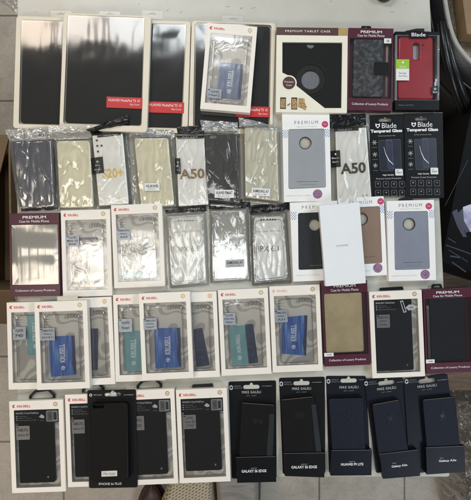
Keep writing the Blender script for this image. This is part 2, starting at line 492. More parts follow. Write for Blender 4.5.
tablet([(104, 19), (191.2, 21), (187, 133), (100, 131)], [(110, 23), (186.3, 24), (182, 128.5), (105.5, 126.5)], (147.5, 102, 184, 113),
       'tablet cover box covered along its left edge, red label at its lower right', tab=(141, 9, 162, 15))
tablet([(64, 12.5), (151, 16), (147, 132), (58.5, 129.5)], [(67.5, 14.5), (144.5, 17.5), (141.5, 126), (63, 123.5)], (106.5, 97.3, 142.3, 108.3),
       'cream-trimmed tablet cover box lying on top of its two neighbours, whole red label showing', z0=.0125, tab=(98, 9.5, 119, 15))
tablet([(192, 20.5), (275, 23), (273, 135), (188, 132)], [(195, 22.5), (271.5, 25), (269.5, 130), (193, 127)], (236, 106.5, 270, 117),
       'tablet cover box with a small white phone case box lying on it', tab=(222, 14, 243, 20))

# ------------------------------------------------------------------ white phone case boxes with printed logo
GK = 'white windowed phone case boxes'
def seal(mb, c, z, m=seal_gold):
    pts = []
    for k in range(24): a = 2 * pi * k / 24; r = .0046 if k % 2 else .0040; pts.append((c[0] + r * cos(a), c[1] + r * sin(a)))
    mb.poly(pts, z, m); mb.poly(circ(c, .0027, 14), z + .0001, label_white); mb.poly(circ(c, .0012, 8), z + .0002, m)
def logo(pk, z, faint=False, small=False, u1=.36):
    ink = pale_red_ink if faint else red_ink
    mb = MB(); c = pk.f(.085, .058); r = .0028
    mb.poly(circ(c, r, 16, .9, 2 * pi - .2) + [c], z, ink)
    mb.poly([(c[0] - r, c[1] + .0005), (c[0] + r * 1.2, c[1] + r * .9), (c[0] + r * .6, c[1] + r * 1.25), (c[0] - r * .5, c[1] + r * 1.1)], z + .0001, ink)
    pk.FT(mb, 'KRUSELL', .145, .045, u1, .071, z, ink, bold=.03)
    mb.build('logo', pk.e)
def hook(pk, u0, u1, kind='hook', z=.004):
    mb = MB(); a = pk.f(u0, 0); b = pk.f(u1, 0); y = a[1]; w = b[0] - a[0]
    if kind == 'hook':
        o = [(a[0], y - .002), (a[0], y + .006), (a[0] + w * .22, y + .017), (b[0] - w * .22, y + .019), (b[0], y + .008), (b[0], y - .002)]
        i = [(a[0] + .005, y + .0005), (a[0] + .005, y + .005), (a[0] + w * .27, y + .0125), (b[0] - w * .27, y + .0145), (b[0] - .005, y + .006), (b[0] - .005, y + .0005)]
        mb.plate(o, [i], z, z + .003, black_plastic, .0006)
    else:
        mb.plate(rr([(a[0], y - .002), (a[0] + .002, y + .006), (b[0] - .002, y + .007), (b[0], y - .002)], .002), [], z, z + .003, black_plastic, .0006)
    mb.build('hanger', pk.e)
def sticker(pk, u0, v0, u1, v1, lines, z, m=sticker_silver):
    mb = MB(); mb.plate(pk.R(u0, v0, u1, v1), [], z, z + .0002, m, .00005)
    n = len(lines); dv = (v1 - v0) / (n + .6)
    for i, l in enumerate(lines):
        va = v0 + dv * (i + .45)
        k = .10 if len(l) > 6 else .22
        pk.FT(mb, l, u0 + (u1 - u0) * k, va, u1 - (u1 - u0) * k, va + dv * .62, z + .0003, dark_ink, bold=.02)
    mb.poly(pk.R(u0 + .01, v0 + .008, u0 + .05, v0 + .018), z + .0003, black_plastic)
    mb.build('model_sticker', pk.e)
def kbox(quad, label, z0=0, cards=(), sticker_lines=None, st=(.10, .30, .35, .43), film_mat=None, hundred=True, faint=False,
         t=.017, amp=.0004, lines=True, top_tab=None, case=True, logo_u=.36, st_mat=None):
    pk = Pkg('phone_case_box', quad, z0, t, label, 'phone case box', GK)
    win = pk.R(.085, .115, .915, .925)
    mb = hollow(pk, win, .010)
    seal(mb, pk.f(.86, .05), t + .0002)
    mb.build('box_body', pk.e)
    logo(pk, t + .0002, faint, u1=logo_u)
    mb = MB(); mb.plate(pk.R(.086, .116, .914, .924), [], t - .0099, t - .0092, swirl, .0001)
    z = t - .0089
    if hundred: pk.FT(mb, '100%', .60, .155, .88, .20, z, grey_ink)
    if lines:
        pk.FT(mb, 'Kivik Cover', .12, .14, .5, .155, z, grey_ink)
        for i, w_ in enumerate((.12, .2, .17, .1)):
            mb.poly(pk.R(.125, .175 + i * .03, .125 + w_ * .4, .183 + i * .03), z, pale_ink)
            mb.poly(pk.R(.18, .175 + i * .03, .18 + w_ * .4, .181 + i * .03), z, pale_ink)
    mb.build('backing_card', pk.e)
    for cd in cards:
        q, kind = cd[0], cd[1]
        mm = {'blue': blue_card, 'teal': teal_card, 'navy': navy_photo, 'pale': pale_blue_card}[kind]
        mb = MB(); P = [pk.p(*a) for a in q]
        zz = t - .0085 + (.0007 if kind in ('blue', 'teal', 'pale') else .0)
        mb.plate(rr(P, .0018, 4), [], zz, zz + .0005, mm, .0001)
        if kind in ('blue', 'teal', 'pale'):
            def at(u, v): return bilin(P, u, v)
            ang = math.atan2(P[0][1] - P[3][1], P[0][0] - P[3][0])
            hgt = (Vector(P[0]) - Vector(P[3])).length; wid = (Vector(P[1]) - Vector(P[0])).length
            tu = cd[2] if len(cd) > 2 else .5
            mb.text('KRUSELL', at(tu, .43), hgt * .46, min(wid, .05) * .23, zz + .0007, bright_ink, ang, .04)
            c = at(tu + .0, .80); mb.poly(circ(c, .0042, 18), zz + .0007, bright_ink)
            mb.poly([(c[0] - .0035, c[1] + .0006), (c[0] + .0042, c[1] - .0012), (c[0] + .0042, c[1] - .0022), (c[0] - .0035, c[1] - .0004)], zz + .0008, mm)
            mb.text('the swedish original', at(tu + .22, .42), hgt * .42, .0016, zz + .0007, pale_ink, ang)
            if kind != 'teal':
                mb.poly(rr([at(.87, .0), at(.995, .01), at(.995, .99), at(.93, .99), at(.86, .7), at(.90, .3)], .001, 3), zz + .0006, navy_photo)
        mb.build('insert_card', pk.e)
    if case:
        o1 = rr(pk.R(.16, .145, .84, .90), .007, 6); o2 = rr(pk.R(.185, .16, .815, .885), .006, 6)
        mb = MB(); mb.plate(o1, [o2], t - .0072, t - .002, clear_case, .001, 2)
        mb.poly(o2, t - .0030, clear_case)
        mb.build('clear_case', pk.e)
    film_sheet(pk, pk.R(.087, .117, .913, .923), t - .0006, film_mat or window_film, amp, 26, 44, 80, bands=(film_mat is not None))
    if sticker_lines: sticker(pk, st[0], st[1], st[2], st[3], sticker_lines, t + .0003, st_mat or sticker_silver)
    if top_tab:
        a = pk.f(top_tab[0], 0); b = pk.f(top_tab[1], 0)
        mb = MB(); mb.plate([(a[0], a[1] - .001), (b[0], a[1] - .001), (b[0], a[1] + .008), (a[0], a[1] + .008)], [], .0, .0012, cream_tray, .0003)
        mb.build('hang_tab', pk.e)
    return pk

# ------------------------------------------------------------------ wallet boxes
def wbox(quad, label, z0=0, model=('SAMSUNG', 'Galaxy', 'S10'), hk=(.33, .82), hkind='hook', t=.018, wallet=(.14, .12, .80, .9), title='MALMO 4 Card FoldCase',
         bottom_tab=None, hand=False, edge_strip=True):
    pk = Pkg('wallet_case_box', quad, z0, t, label, 'wallet case box', 'white boxes with black wallet cases in the window')
    win = pk.R(.085, .10, .915, .945)
    mb = hollow(pk, win, .012); seal(mb, pk.f(.86, .045), t + .0002); mb.build('box_body', pk.e)
    logo(pk, t + .0002, u1=.40)
    mb = MB(); mb.plate(pk.R(.086, .101, .914, .944), [], t - .0119, t - .0112, swirl, .0001); mb.build('backing_card', pk.e)
    u0, v0, u1, v1 = wallet
    mb = MB(); mb.plate(rr(pk.R(u0, v0, u1, v1), .004, 5), [], t - .0110, t - .0018, black_leather if not hand else navy_leather, .0014, 2)
    c = pk.f(u1 - .12, v1 - .06)
    mb.poly(circ(c, .0022, 14, .6, 2 * pi - .5) + [c], t - .0016, pale_ink if not hand else grey_ink)
    mb.build('wallet_case', pk.e)
    # printed header on the window
    mb = MB(); z = t - .0003
    mb.plate(pk.R(.087, .102, .80 if hand else .913, .245 if not hand else .2), [], t - .0013, t - .0009, black_card, .0001)
    pk.FT(mb, title, .12, .125, .12 + (.42 if not hand else .36), .145, z - .0003, white_ink, bold=.02)
    for i, w_ in enumerate((.16, .24, .33)):
        mb.poly(pk.R(.12, .163 + i * .022, .145, .172 + i * .022), z - .0003, white_ink)
        pk.FT(mb, ('Card slots', 'Magnetic closure', 'Stand function and slim')[i], .165, .162 + i * .022, .165 + w_, .174 + i * .022, z - .0003, pale_ink)
    if not hand:
        a = pk.f(.60, .175)
        mb.poly([(a[0] - .006, a[1] - .001), (a[0] - .001, a[1] + .004), (a[0] + .004, a[1] + .001), (a[0] + .005, a[1] - .003), (a[0], a[1] - .004)], z - .0003, white_ink)
        pk.FT(mb, 'stand', .565, .215, .635, .225, z - .0003, pale_ink)
        mb.poly(rr(pk.R(.68, .115, .895, .235), .002), z - .0003, pale_ink)
        mb.poly(rr(pk.R(.70, .125, .80, .225), .001), z - .0002, grey_ink)
        mb.poly(rr(pk.R(.815, .135, .87, .215), .001), z - .0002, dark_ink)
        pk.FT(mb, '5', .73, .15, .77, .2, z - .0001, dark_ink)
    else:
        mb.poly([pk.f(.58, .12), pk.f(.64, .115), pk.f(.70, .25), pk.f(.64, .26)], z - .0003, white_ink)
        mb.poly([pk.f(.60, .135), pk.f(.63, .13), pk.f(.68, .24), pk.f(.655, .245)], z - .0002, black_card)
        mb.poly([pk.f(.68, .20), pk.f(.75, .165), pk.f(.84, .17), pk.f(.92, .195), pk.f(.84, .225), pk.f(.74, .235)], z - .0003, white_ink)
        mb.poly([pk.f(.73, .205), pk.f(.78, .185), pk.f(.85, .19), pk.f(.80, .215)], z - .0002, pale_ink)
    mb.build('header_print', pk.e)
    film_sheet(pk, pk.R(.087, .102, .913, .943), t + .0001, window_film, .0004, 22)
    sticker(pk, .12, .27, .37, .42, model, t + .0008, sticker_grey)
    hook(pk, hk[0], hk[1], hkind)
    if bottom_tab:
        a = pk.f(bottom_tab, 1); mb = MB()
        mb.plate([(a[0] - .007, a[1] - .006), (a[0] + .006, a[1] - .006), (a[0] + .007, a[1] + .001), (a[0] - .007, a[1] + .001)], [], 0.001, .004, black_plastic, .0005)
        mb.build('bottom_tab', pk.e)
    return pk

# ------------------------------------------------------------------ bordeaux boxes
def bordeaux_box(quad, label, z0=0, t=.018, v0=.13, v1=.87, kind='mottled', wal=(.12, .80), tag_pos=None, tab=True, tabu=.5):
    pk = Pkg('wallet_case_carton', quad, z0, t, label, 'wallet case carton', 'bordeaux windowed cartons for wallet cases')
    mb = hollow(pk, pk.R(.03, v0, .97, v1), .013, bordeaux)
    pk.FT(mb, 'PREMIUM', .27, v0 * .25, .74, v0 * .50, t + .0002, white_ink, bold=.015)
    pk.FT(mb, 'Case for Mobile Phone', .20, v0 * .62, .80, v0 * .84, t + .0002, white_ink)
    pk.FT(mb, 'Collection of Luxury Products', .10, v1 + (1 - v1) * .38, .90, v1 + (1 - v1) * .62, t + .0002, white_ink)
    mb.build('carton', pk.e)
    if kind != 'empty':
        mm = {'mottled': mottled, 'beige': beige_wallet, 'navy': navy_smooth}[kind]
        mb = MB(); mb.plate(rr(pk.R(wal[0], v0 - .0, wal[1], v1 - .02), .005, 5), [], t - .0125, t - .002, mm, .0022, 3)
        mb.build('wallet_case', pk.e)
        if kind == 'mottled':
            mb = MB(); a = pk.px(374, 62, 389, 75)
            mb.plate(rr(a, .003), [], t - .0019, t - .0008, black_leather, .0006); mb.build('clasp', pk.e)
        film_sheet(pk, pk.R(.035, v0 + .005, .965, v1 - .005), t - .0004, window_film, .0004, 20)
    else:
        mb = MB(); mb.plate(pk.R(.04, v0 + .005, .96, v1 - .005), [], t - .0128, t - .012, sticker_grey, .0001); mb.build('backing_card', pk.e)
        film_sheet(pk, pk.R(.035, v0 + .005, .965, v1 - .005), t - .0015, mirror_film, .0021, 11, 110, 110, bands=True, seed=12.6)
    if kind in ('mottled', 'navy'):
        mb = MB(); x = .88 if kind == 'mottled' else .10
        a = pk.f(x, v0 + .08); b = pk.f(x, v1 - .03)
        mb.tube([(a[0], a[1], t - .005), (b[0], b[1], t - .005)], .0022, tube_clear); mb.build('plastic_rod', pk.e)
    if tag_pos:
        mb = MB(); mb.plate(pk.px(*tag_pos), [], t + .0003, t + .0005, label_white, .00005)
        x0, y0, x1, y1 = tag_pos; pk.T(mb, 'A8', x0 + 2.4, y0 + 1.2, x1 - 2, y1 - 1.2, t + .0007, dark_ink)
        mb.build('price_tag', pk.e)
    if tab:
        a = pk.f(tabu, 0); mb = MB(); w = .012
        o = rr([(a[0] - w, a[1] - .001), (a[0] + w, a[1] - .001), (a[0] + w * .75, a[1] + .009), (a[0] - w * .75, a[1] + .009)], .002)
        mb.plate(o, [euro(a[0], a[1] + .0035, .012, .003, .002)], .006, .0075, black_plastic, .0003); mb.build('hang_tab', pk.e)
    return pk

# ================================================================== FAR ROW
kbox([(207.6, 23), (257.3, 26.5), (250.3, 113), (199.7, 108.5)], 'white phone case box lying on the tablet box, pale blue insert behind shiny film',
     z0=.0125, cards=[([(220, 60.5), (243.5, 63), (240.5, 98.5), (216, 96)], 'pale', .5)],
     sticker_lines=('HUAWEI', 'P Smart Z'), st=(.12, .76, .40, .865), film_mat=bright_film, amp=.0012)

def premium_tablet():
    pk = Pkg('tablet_case_carton', [(277, 27.4), (348, 28.6), (347, 112.6), (275.5, 112.6)], 0, .02,
             'cream and brown tablet case carton, octagonal window showing a black rotating case', 'tablet case carton')
    t = pk.t
    win = [pk.p(*q) for q in [(282.4, 42), (342.4, 42.4), (341.5, 108), (324.8, 108), (297, 86), (292, 77), (282.4, 72.5)]]
    mb = MB(); outer = pk.R(0, 0, 1, 1)
    mb.plate(outer, [], 0, .006, ivory, .0004); mb.plate(outer, [win], .006, t, ivory, .0005)
    a = pk.f(0, 0)
    mb.plate(pk.R(-.002, -.004, .865, .088), [], t - .003, t + .0004, brown_head, .0002)
    mb.plate(pk.R(.865, -.004, 1.002, .088), [], t - .003, t + .0004, gold_card, .0002)
    pk.FT(mb, 'PREMIUM TABLET CASE', .12, .028, .75, .052, t + .0006, white_ink, spacing=1.25, bold=.01)
    mb.build('carton', pk.e)
    mb = MB()
    mb.plate(rr([pk.p(280.5, 40), pk.p(344, 40.5), pk.p(344, 110), pk.p(280.5, 110)], .004), [circ(pk.p(311, 79), .0185, 40)], .0062, .0140, black_leather, .001, 2)
    c = pk.p(311, 79)
    mb.plate(circ(c, .0285, 48), [circ(c, .0187, 40)], .0140, .0162, black_plastic, .0005, 2)
    mb.tube([(c[0] + .033 * cos(a), c[1] + .033 * sin(a), .0141) for a in [radians(100 - k * 9) for k in range(24)]], .0019, black_plastic, 6)
    mb.build('tablet_cover', pk.e)
    mb = MB(); mb.plate(circ(c, .0184, 40), [], .0064, .0128, silver_grain, .0006)
    mb.build('metal_disc', pk.e)
    mb = MB(); c2 = pk.p(311, 43.6); mb.poly(circ(c2, .0072, 20, pi, 2 * pi + .01), .0142, silver_grain); mb.build('emblem', pk.e)
    film_sheet(pk, [pk.p(281.5, 41), pk.p(343.3, 41.5), pk.p(343, 109.5), pk.p(281.5, 109)], .0178, window_film, .0004, 18)
    # printed lower-left corner lies over the film
    mb = MB(); z = t + .0003
    cb = pk.p(289, 83)
    mb.poly(circ(cb, .0152, 30), z, ivory); mb.poly(circ(cb, .0125, 30), z + .0002, brown_head)
    mb.text('Premium', (cb[0], cb[1] + .0022), .0175, .0034, z + .0004, white_ink)
    mb.text('Case', (cb[0], cb[1] - .0042), .0105, .003, z + .0004, white_ink)
    mb.poly(pk.px(280.2, 97.4, 286, 109), z, dark_ink); mb.poly(pk.px(280.8, 99, 285.4, 108), z + .0001, photo_print)
    mb.poly([pk.p(287, 105), pk.p(290, 103), pk.p(290.6, 104.2), pk.p(287.8, 106.3)], z, grey_ink)
    mb.poly(pk.px(291.3, 97.5, 297.3, 109.5), z, dark_ink); mb.poly(pk.px(292, 99, 296.8, 108.6), z + .0001, photo_print)
    mb.poly([pk.p(298.5, 98), pk.p(304.5, 98.6), pk.p(305, 103), pk.p(306.8, 107), pk.p(305.4, 110.4), pk.p(302, 108.5), pk.p(298, 107)], z, photo_print)
    mb.build('printed_pictures', pk.e)
    mb = MB(); r = pk.px(302, 22.5, 322, 29); mb.plate(rr(r, .001), [euro((r[0][0] + r[1][0]) / 2, r[0][1] - .006, .018, .0035, .003)], .006, .0068, tube_clear, .0001)
    mb.build('hang_tab', pk.e)
premium_tablet()

bordeaux_box([(348.6, 27.4), (393, 28.8), (393, 111), (347.4, 110)], 'bordeaux carton with a mottled grey wallet case closed by a black clasp',
             v0=.125, v1=.85, kind='mottled', wal=(.12, .80), tag_pos=(384, 38.5, 391.3, 43.5), tabu=.42)

def blade_case():
    pk = Pkg('phone_case_pack', [(395.4, 31), (439, 32), (440, 110), (395, 110)], 0, .02,
             'clear plastic pack holding a red phone case, lime green and white label', 'phone case pack')
    t = pk.t
    mb = MB(); mb.plate(pk.R(.01, .01, .99, .99), [], 0, .003, black_card, .0003)
    mb.plate(pk.R(0, .875, 1, 1), [], .003, t, black_card, .0005)
    pk.FT(mb, 'Galaxy A6 Plus', .08, .93, .42, .95, t + .0002, grey_ink)
    mb.plate(pk.R(0, 0, 1, .045), [], .003, t, black_card, .0005)
    mb.plate(pk.px(409.5, 31.5, 428.5, 37.8), [], t - .002, t + .0006, black_card, .0002)
    pk.T(mb, 'Blade', 411.5, 33, 425.5, 36.6, t + .0009, white_ink, bold=.01)
    mb.build('card_base', pk.e)
    # translucent shell: side strips and film
    mb = MB(); sides = pk.R(.0, .045, 1, .875); inner = pk.R(.045, .05, .95, .87)
    mb.plate(sides, [inner], .003, t, film('grey_shell', 1.8, .1, .45, (170, 172, 174), bump=.3), .0002)
    mb.build('plastic_shell', pk.e)
    cam_h = rr([pk.p(414, 42.5), pk.p(420.3, 42.5), pk.p(420.3, 58.5), pk.p(414, 58.5)], .004, 5)
    mb = MB(); out = rr([pk.p(399.3, 35.5), pk.p(434, 36), pk.p(434.5, 99), pk.p(398.8, 98.5)], .007, 6)
    mb.plate(out, [cam_h], .008, .0165, red_case, .003, 4)
    mb.plate(out, [], .0075, .0079, dark_case, .0001)
    c = pk.p(423.6, 44.5); mb.poly(circ(c, .0022, 12), .01665, black_plastic); mb.poly(circ((c[0], c[1] - .008), .0014, 10), .01665, bordeaux)
    mb.build('red_case', pk.e)
    mb = MB(); mb.poly(cam_h, .0082, silver_case); mb.build('camera_backing', pk.e)
    film_sheet(pk, pk.R(.02, .05, .98, .87), t - .0005, window_film, .0004, 18)
    mb = MB(); mb.plate(pk.px(396, 59.5, 409.2, 80.5), [], t + .0004, t + .0006, label_white, .0001)
    mb.poly(pk.px(396, 59.5, 409.2, 68.8), t + .0008, lime)
    c = pk.p(402.8, 62.6); mb.poly(circ(c, .0022, 12), t + .001, white_ink)
    pk.T(mb, 'Blade', 399.5, 66, 406, 67.6, t + .001, white_ink)
    pk.T(mb, 'Samsung', 399, 72.6, 406, 74.2, t + .001, dark_ink); pk.T(mb, 'A6 Plus', 398.5, 75.4, 407, 76.8, t + .001, grey_ink)
    mb.build('green_label', pk.e)
    mb = MB(); mb.plate(pk.px(432, 86, 438, 94), [], t + .0004, t + .0006, dark_case, .0001)
    c = pk.p(435, 89); mb.poly(circ(c, .0024, 12), t + .0008, pale_ink); pk.T(mb, 'Blade', 433, 91.4, 437.3, 92.9, t + .0008, white_ink)
    mb.build('black_sticker', pk.e)
    mb = MB(); o = [pk.p(*q) for q in [(405.5, 32.5), (407, 29), (418, 26.6), (426, 26.6), (426.3, 32.5)]]; i = [pk.p(*q) for q in [(409, 31.5), (411, 29.9), (419.5, 29.3), (420, 31.5)]]
    mb.plate(o, [i], .010, .012, black_plastic, .0005); mb.build('hanger', pk.e)
blade_case()

# ================================================================== bagged cases
GB = 'phone cases sealed in clear plastic bags'
def bag(quad, case_q, label, z0=0, t=.010, case_mat=cream_tpu, film_mat=None, header=None, header_mat=black_foil, header_text=None,
        amp=.0011, paper=None, ring=False, camhole=None, tx=0, sc=26, stretch=.35, dirn=0.0, creases=10, name='bagged_phone_case', hz=0.0):
    pk = Pkg(name, quad, z0, t, label, 'bagged phone case', GB, tx=tx)
    cq = [pk.p(*p) for p in case_q]
    mb = MB()
    if ring:
        o = rr(cq, .010, 7); c = (sum(p[0] for p in cq) / 4, sum(p[1] for p in cq) / 4)
        i = rr([(c[0] + (x - c[0]) * .9, c[1] + (y - c[1]) * .95) for x, y in cq], .008, 7)
        mb.plate(o, [i], .0012, t * .88, ring, .002, 3)
        mb.plate(i, [], .0012, t * .5, ring, .0005)
    elif camhole:
        mb.plate(rr(cq, .008, 7), [rr([pk.p(*p) for p in camhole], .003, 4)], .0012, t * .86, case_mat, .002, 3)
        mb.plate(rr(cq, .007, 7), [], .0008, .0012, pale_ink, .0001)
    else:
        mb.plate(rr(cq, .007, 7), [], .0012, t * .86, case_mat, .0022, 3)
    mb.build('soft_case' if not paper else 'white_box_card', pk.e) if not (paper and not ring) else mb.build('case_card', pk.e)
    if paper: paper(pk)
    # bag sheets
    sd = random.random() * 90
    P = pk.q
    def inside(x, y):
        d = 1e9
        for i in range(4):
            a = Vector(cq[i]); b = Vector(cq[(i + 1) % 4]); e = (b - a)
            nrm = Vector((e.y, -e.x)).normalized()
            d = min(d, nrm.dot(Vector((x, y)) - a))
        return d
    rnd = random.Random(int(sd * 1000))
    cr = []
    for k in range(creases):
        a = rnd.uniform(-.9, .9) + dirn; cr.append((rnd.uniform(-.5, .5) * pk.w, rnd.uniform(-.5, .5) * pk.h, a, rnd.uniform(.008, .028), rnd.uniform(.5, 1.3)))
    def fn(u, v):
        x, y = bilin(P, u, 1 - v)
        edge = min(u, 1 - u, v, 1 - v)
        # wobbly outline
        x += .0012 * fbm(y * 60, sd, 3) * (1 if edge < .03 else .3); y += .0012 * fbm(x * 60, sd, 5) * (1 if edge < .03 else .3)
        d = inside(x, y)
        k = max(0, min(1, (d + .006) / .007)); k = k * k * (3 - 2 * k)
        h = .0008 + (t - .0004) * k
        h += amp * (abs(fbm(x * sc * 3, y * sc * stretch * 3, sd)) * 1.5 + .6 * fbm(x * sc, y * sc, sd + 4)) * min(1, edge * 16 + .1)
        if d < 0: h += amp * 1.4 * abs(fbm(x * 160, y * 60, sd + 7)) * min(1, edge * 14)
        for (cx, cy, a, L, s_) in cr:
            dx, dy = x - cx, y - cy; al = dx * sin(a) + dy * cos(a); ac = dx * cos(a) - dy * sin(a)
            if abs(al) < L and abs(ac) < .004:
                h += .0011 * s_ * max(0, 1 - abs(ac) / .0022) * (1 - (al / L) ** 2)
        return (x, y, max(.0004, h))
    mb = MB(); mb.grid(fn, 70, 110, film_mat or bag_film)
    mb.grid(lambda u, v: (*bilin(P, u, 1 - v), .0003), 2, 2, film_mat or bag_film)
    mb.build('bag', pk.e, 180)
    if header:
        hq = [pk.p(*p) for p in header]
        def fh(u, v):
            x, y = bilin(hq, u, 1 - v)
            y += .0016 * fbm(x * 70, sd, 1); x += .001 * fbm(y * 90, sd, 8)
            h = .0026 + hz * (1 - v * 0) * min(1, v * 2.2) + .003 * abs(fbm(x * 70, y * 120, sd + 2)) + .0015 * fbm(x * 30, y * 30, sd)
            d = inside(x, y)
            if d > -.006: h += t * min(1, (d + .006) / .006)
            return (x, y, h)
        mb = MB(); mb.grid(fh, 40, 14, header_mat)
        if header_text:
            (hx0, hy0, hx1, hy1) = header_text[1]
            c = pk.p((hx0 + hx1) / 2, (hy0 + hy1) / 2)
            mb.text(header_text[0], c, (hx1 - hx0) * pk.s, (hy1 - hy0) * pk.s, (.0075 if inside(*c) < -.004 else t + .0065), header_text[2] if len(header_text) > 2 else pale_ink)
        mb.build('header_strip', pk.e, 180)
    return pk
def paper_label(rect, l1, l2, z=.0014, mat=label_white, ink=dark_ink):
    def f(pk):
        x0, y0, x1, y1 = rect; zz = pk.t + .0022
        mb = MB(); mb.plate(pk.px(*rect), [], zz, zz + .0002, mat, .0001)
        hh = y1 - y0
        pk.T(mb, l1, x0 + 1.5, y0 + hh * .18, x1 - 1.5, y0 + hh * .58, zz + .0004, ink, bold=.02)
        pk.T(mb, l2, x0 + 3, y0 + hh * .70, x1 - 4, y0 + hh * .86, zz + .0004, grey_ink)
        mb.build('paper_label', pk.e)
    return f
film('clean_bag', 1.3, .14, .04, (226, 224, 215), bump=.3, bscale=60)
clear_white = film('cloudy_header', 2.8, .12, .38, (214, 214, 208), bump=.6, bscale=80)
clear_grey = film('grey_header', 2.6, .15, .55, (170, 172, 172), bump=.5, bscale=80)

TXR = .045
bag([(6, 129), (52, 127), (55.5, 209), (15.5, 211.5)], [(12.5, 142), (51, 141), (53.5, 206.5), (19, 208)],
    'charcoal phone case in a shiny clear bag, leftmost of the bags', case_mat=charcoal_foil, z0=.006, tx=TXR, amp=.0022, film_mat=film('shiny_bag', 3.6, .14, .09, (206, 206, 212), bump=.5, bscale=50, bstretch=(1.6, .4, 1)),
    header=[(4, 129.5), (51.5, 125.5), (52, 139), (9, 141.5)], header_mat=clear_white, header_text=('A10', (38, 133.5, 48, 136.3), dark_ink), stretch=.25)
bag([(52, 128), (92, 127), (95, 208), (55.5, 209)], [(56.5, 141), (89.5, 140.5), (92.8, 207), (59, 207.5)],
    'cream phone case in a creased clear bag, next to the charcoal one', z0=.006, tx=TXR, amp=.0016,
    header=[(50.5, 128.5), (92, 126), (92, 138), (53, 140)], header_mat=clear_white, hz=.018)
def s20_card(pk):
    z = pk.t * .88 + .0002
    mb = MB()
    mb.plate(rr([pk.p(92.6, 135.6), pk.p(122.6, 133.6), pk.p(128.2, 203.6), pk.p(98.6, 205.4)], .002), [], pk.t * .86, z, card_glossy, .0001)
    mb.poly([pk.p(97, 135), pk.p(121, 132.5), pk.p(121.4, 135), pk.p(97.5, 137.6)], z + .0002, black_card)
    pk.T(mb, 'SAMSUNG', 103.5, 134.2, 117, 135.6, z + .0004, pale_ink)
    for a in ((97, 140.4), (97.4, 145.8), (98, 151.4), (101.6, 145.6)):
        mb.poly(pk.px(a[0] - 1, a[1] - 1, a[0] + 1, a[1] + 1), z + .0002, bronze_ink)
    pk.T(mb, 'S20+', 102, 168, 123, 177.5, z + .0002, yellow_gold, bold=.02)
    pk.T(mb, 'SOFT', 117, 196.5, 123, 198.5, z + .0002, yellow_gold)
    mb.plate([pk.p(91, 158), pk.p(102.6, 156.2), pk.p(104, 172.4), pk.p(92.4, 174)], [], z + .0003, z + .0005, black_card, .0001)
    c = pk.p(97.3, 161.4); mb.poly(circ(c, .0022, 12), z + .0007, white_ink)
    pk.T(mb, 'Blade', 95, 164.4, 100, 165.8, z + .0007, white_ink); pk.T(mb, 'Soft Case', 94.5, 168.5, 101, 170, z + .0007, white_ink)
    mb.build('printed_front', pk.e)
bag([(90, 128), (127, 124), (132, 206), (95, 208.5)], [(92.6, 135.6), (122.6, 133.6), (128.2, 203.6), (98.6, 205.4)],
    'bagged white card reading S20+ in pale gold', case_mat=card_glossy, z0=.006, tx=TXR, paper=s20_card, amp=.0009, film_mat=film('clean_bag'),
    header=[(88, 131), (129, 117), (130, 127), (92, 133.5)], hz=.019)
bag([(128.5, 127.5), (175, 130), (177.5, 209), (131, 209)], [(134, 138), (168, 138), (174, 205.5), (140.5, 207)],
    'cream phone case in a clear bag between the S20+ and A50 cards', z0=.006, tx=TXR, amp=.0016, paper=paper_label((144.6, 183, 159.6, 190.5), 'HUAWEI', 'PSMART'),
    header=[(130, 127.5), (174, 129.5), (174.5, 136.5), (132, 138)], header_mat=clear_grey, header_text=('CRAZY', (156, 131.2, 170, 134.4), label_white))
def a50(quad_c, txt, lab, band, bandt, soft=None, ink=gold_ink, bt='GALAXY'):
    def f(pk):
        z = pk.t * .88 + .0002; mb = MB()
        mb.plate(rr([pk.p(*q) for q in quad_c], .002), [], pk.t * .86, z, card_glossy, .0001)
        mb.poly([pk.p(*q) for q in band], z + .0002, black_card)
        pk.T(mb, bt, *bandt, z + .0004, pale_ink)
        pk.T(mb, 'A50', *txt, z + .0002, ink, bold=.03)
        if soft: pk.T(mb, 'SOFT', *soft, z + .0002, bronze_ink)
        mb.plate([pk.p(*q) for q in lab], [], z + .0003, z + .0005, black_card, .0001)
        x0 = min(q[0] for q in lab); x1 = max(q[0] for q in lab); y0 = min(q[1] for q in lab); y1 = max(q[1] for q in lab)
        c = pk.p((x0 + x1) / 2, y0 + 4); mb.poly(circ(c, .0018, 12), z + .0007, white_ink)
        pk.T(mb, 'Blade', x0 + 1.4, y0 + 7.2, x1 - 1.6, y0 + 8.6, z + .0007, white_ink)
        pk.T(mb, 'Soft', x0 + 2, y0 + 11, x1 - 2, y0 + 12.4, z + .0007, white_ink)
        mb.build('printed_front', pk.e)
    return f
bag([(173, 127), (206, 127), (210, 207), (175, 209)], [(176, 137.5), (204, 137.5), (208.4, 204), (178.4, 206)],
    'bagged white card with gold A50, beside the black bagged case', case_mat=card_glossy, z0=.006, tx=TXR, amp=.0009, film_mat=film('clean_bag'),
    paper=a50([(176, 137.5), (204, 137.5), (208.4, 204), (178.4, 206)], (179.5, 168.5, 204.5, 178.5),
              [(174.8, 158), (180.3, 158), (180.8, 173.6), (175.2, 174)], [(177, 136.4), (203.5, 135.6), (203.5, 138.6), (177.4, 139)], (182, 136.4, 198, 138.2)),
    header=[(176.5, 127), (204, 124), (204, 133), (177.5, 133.6)])
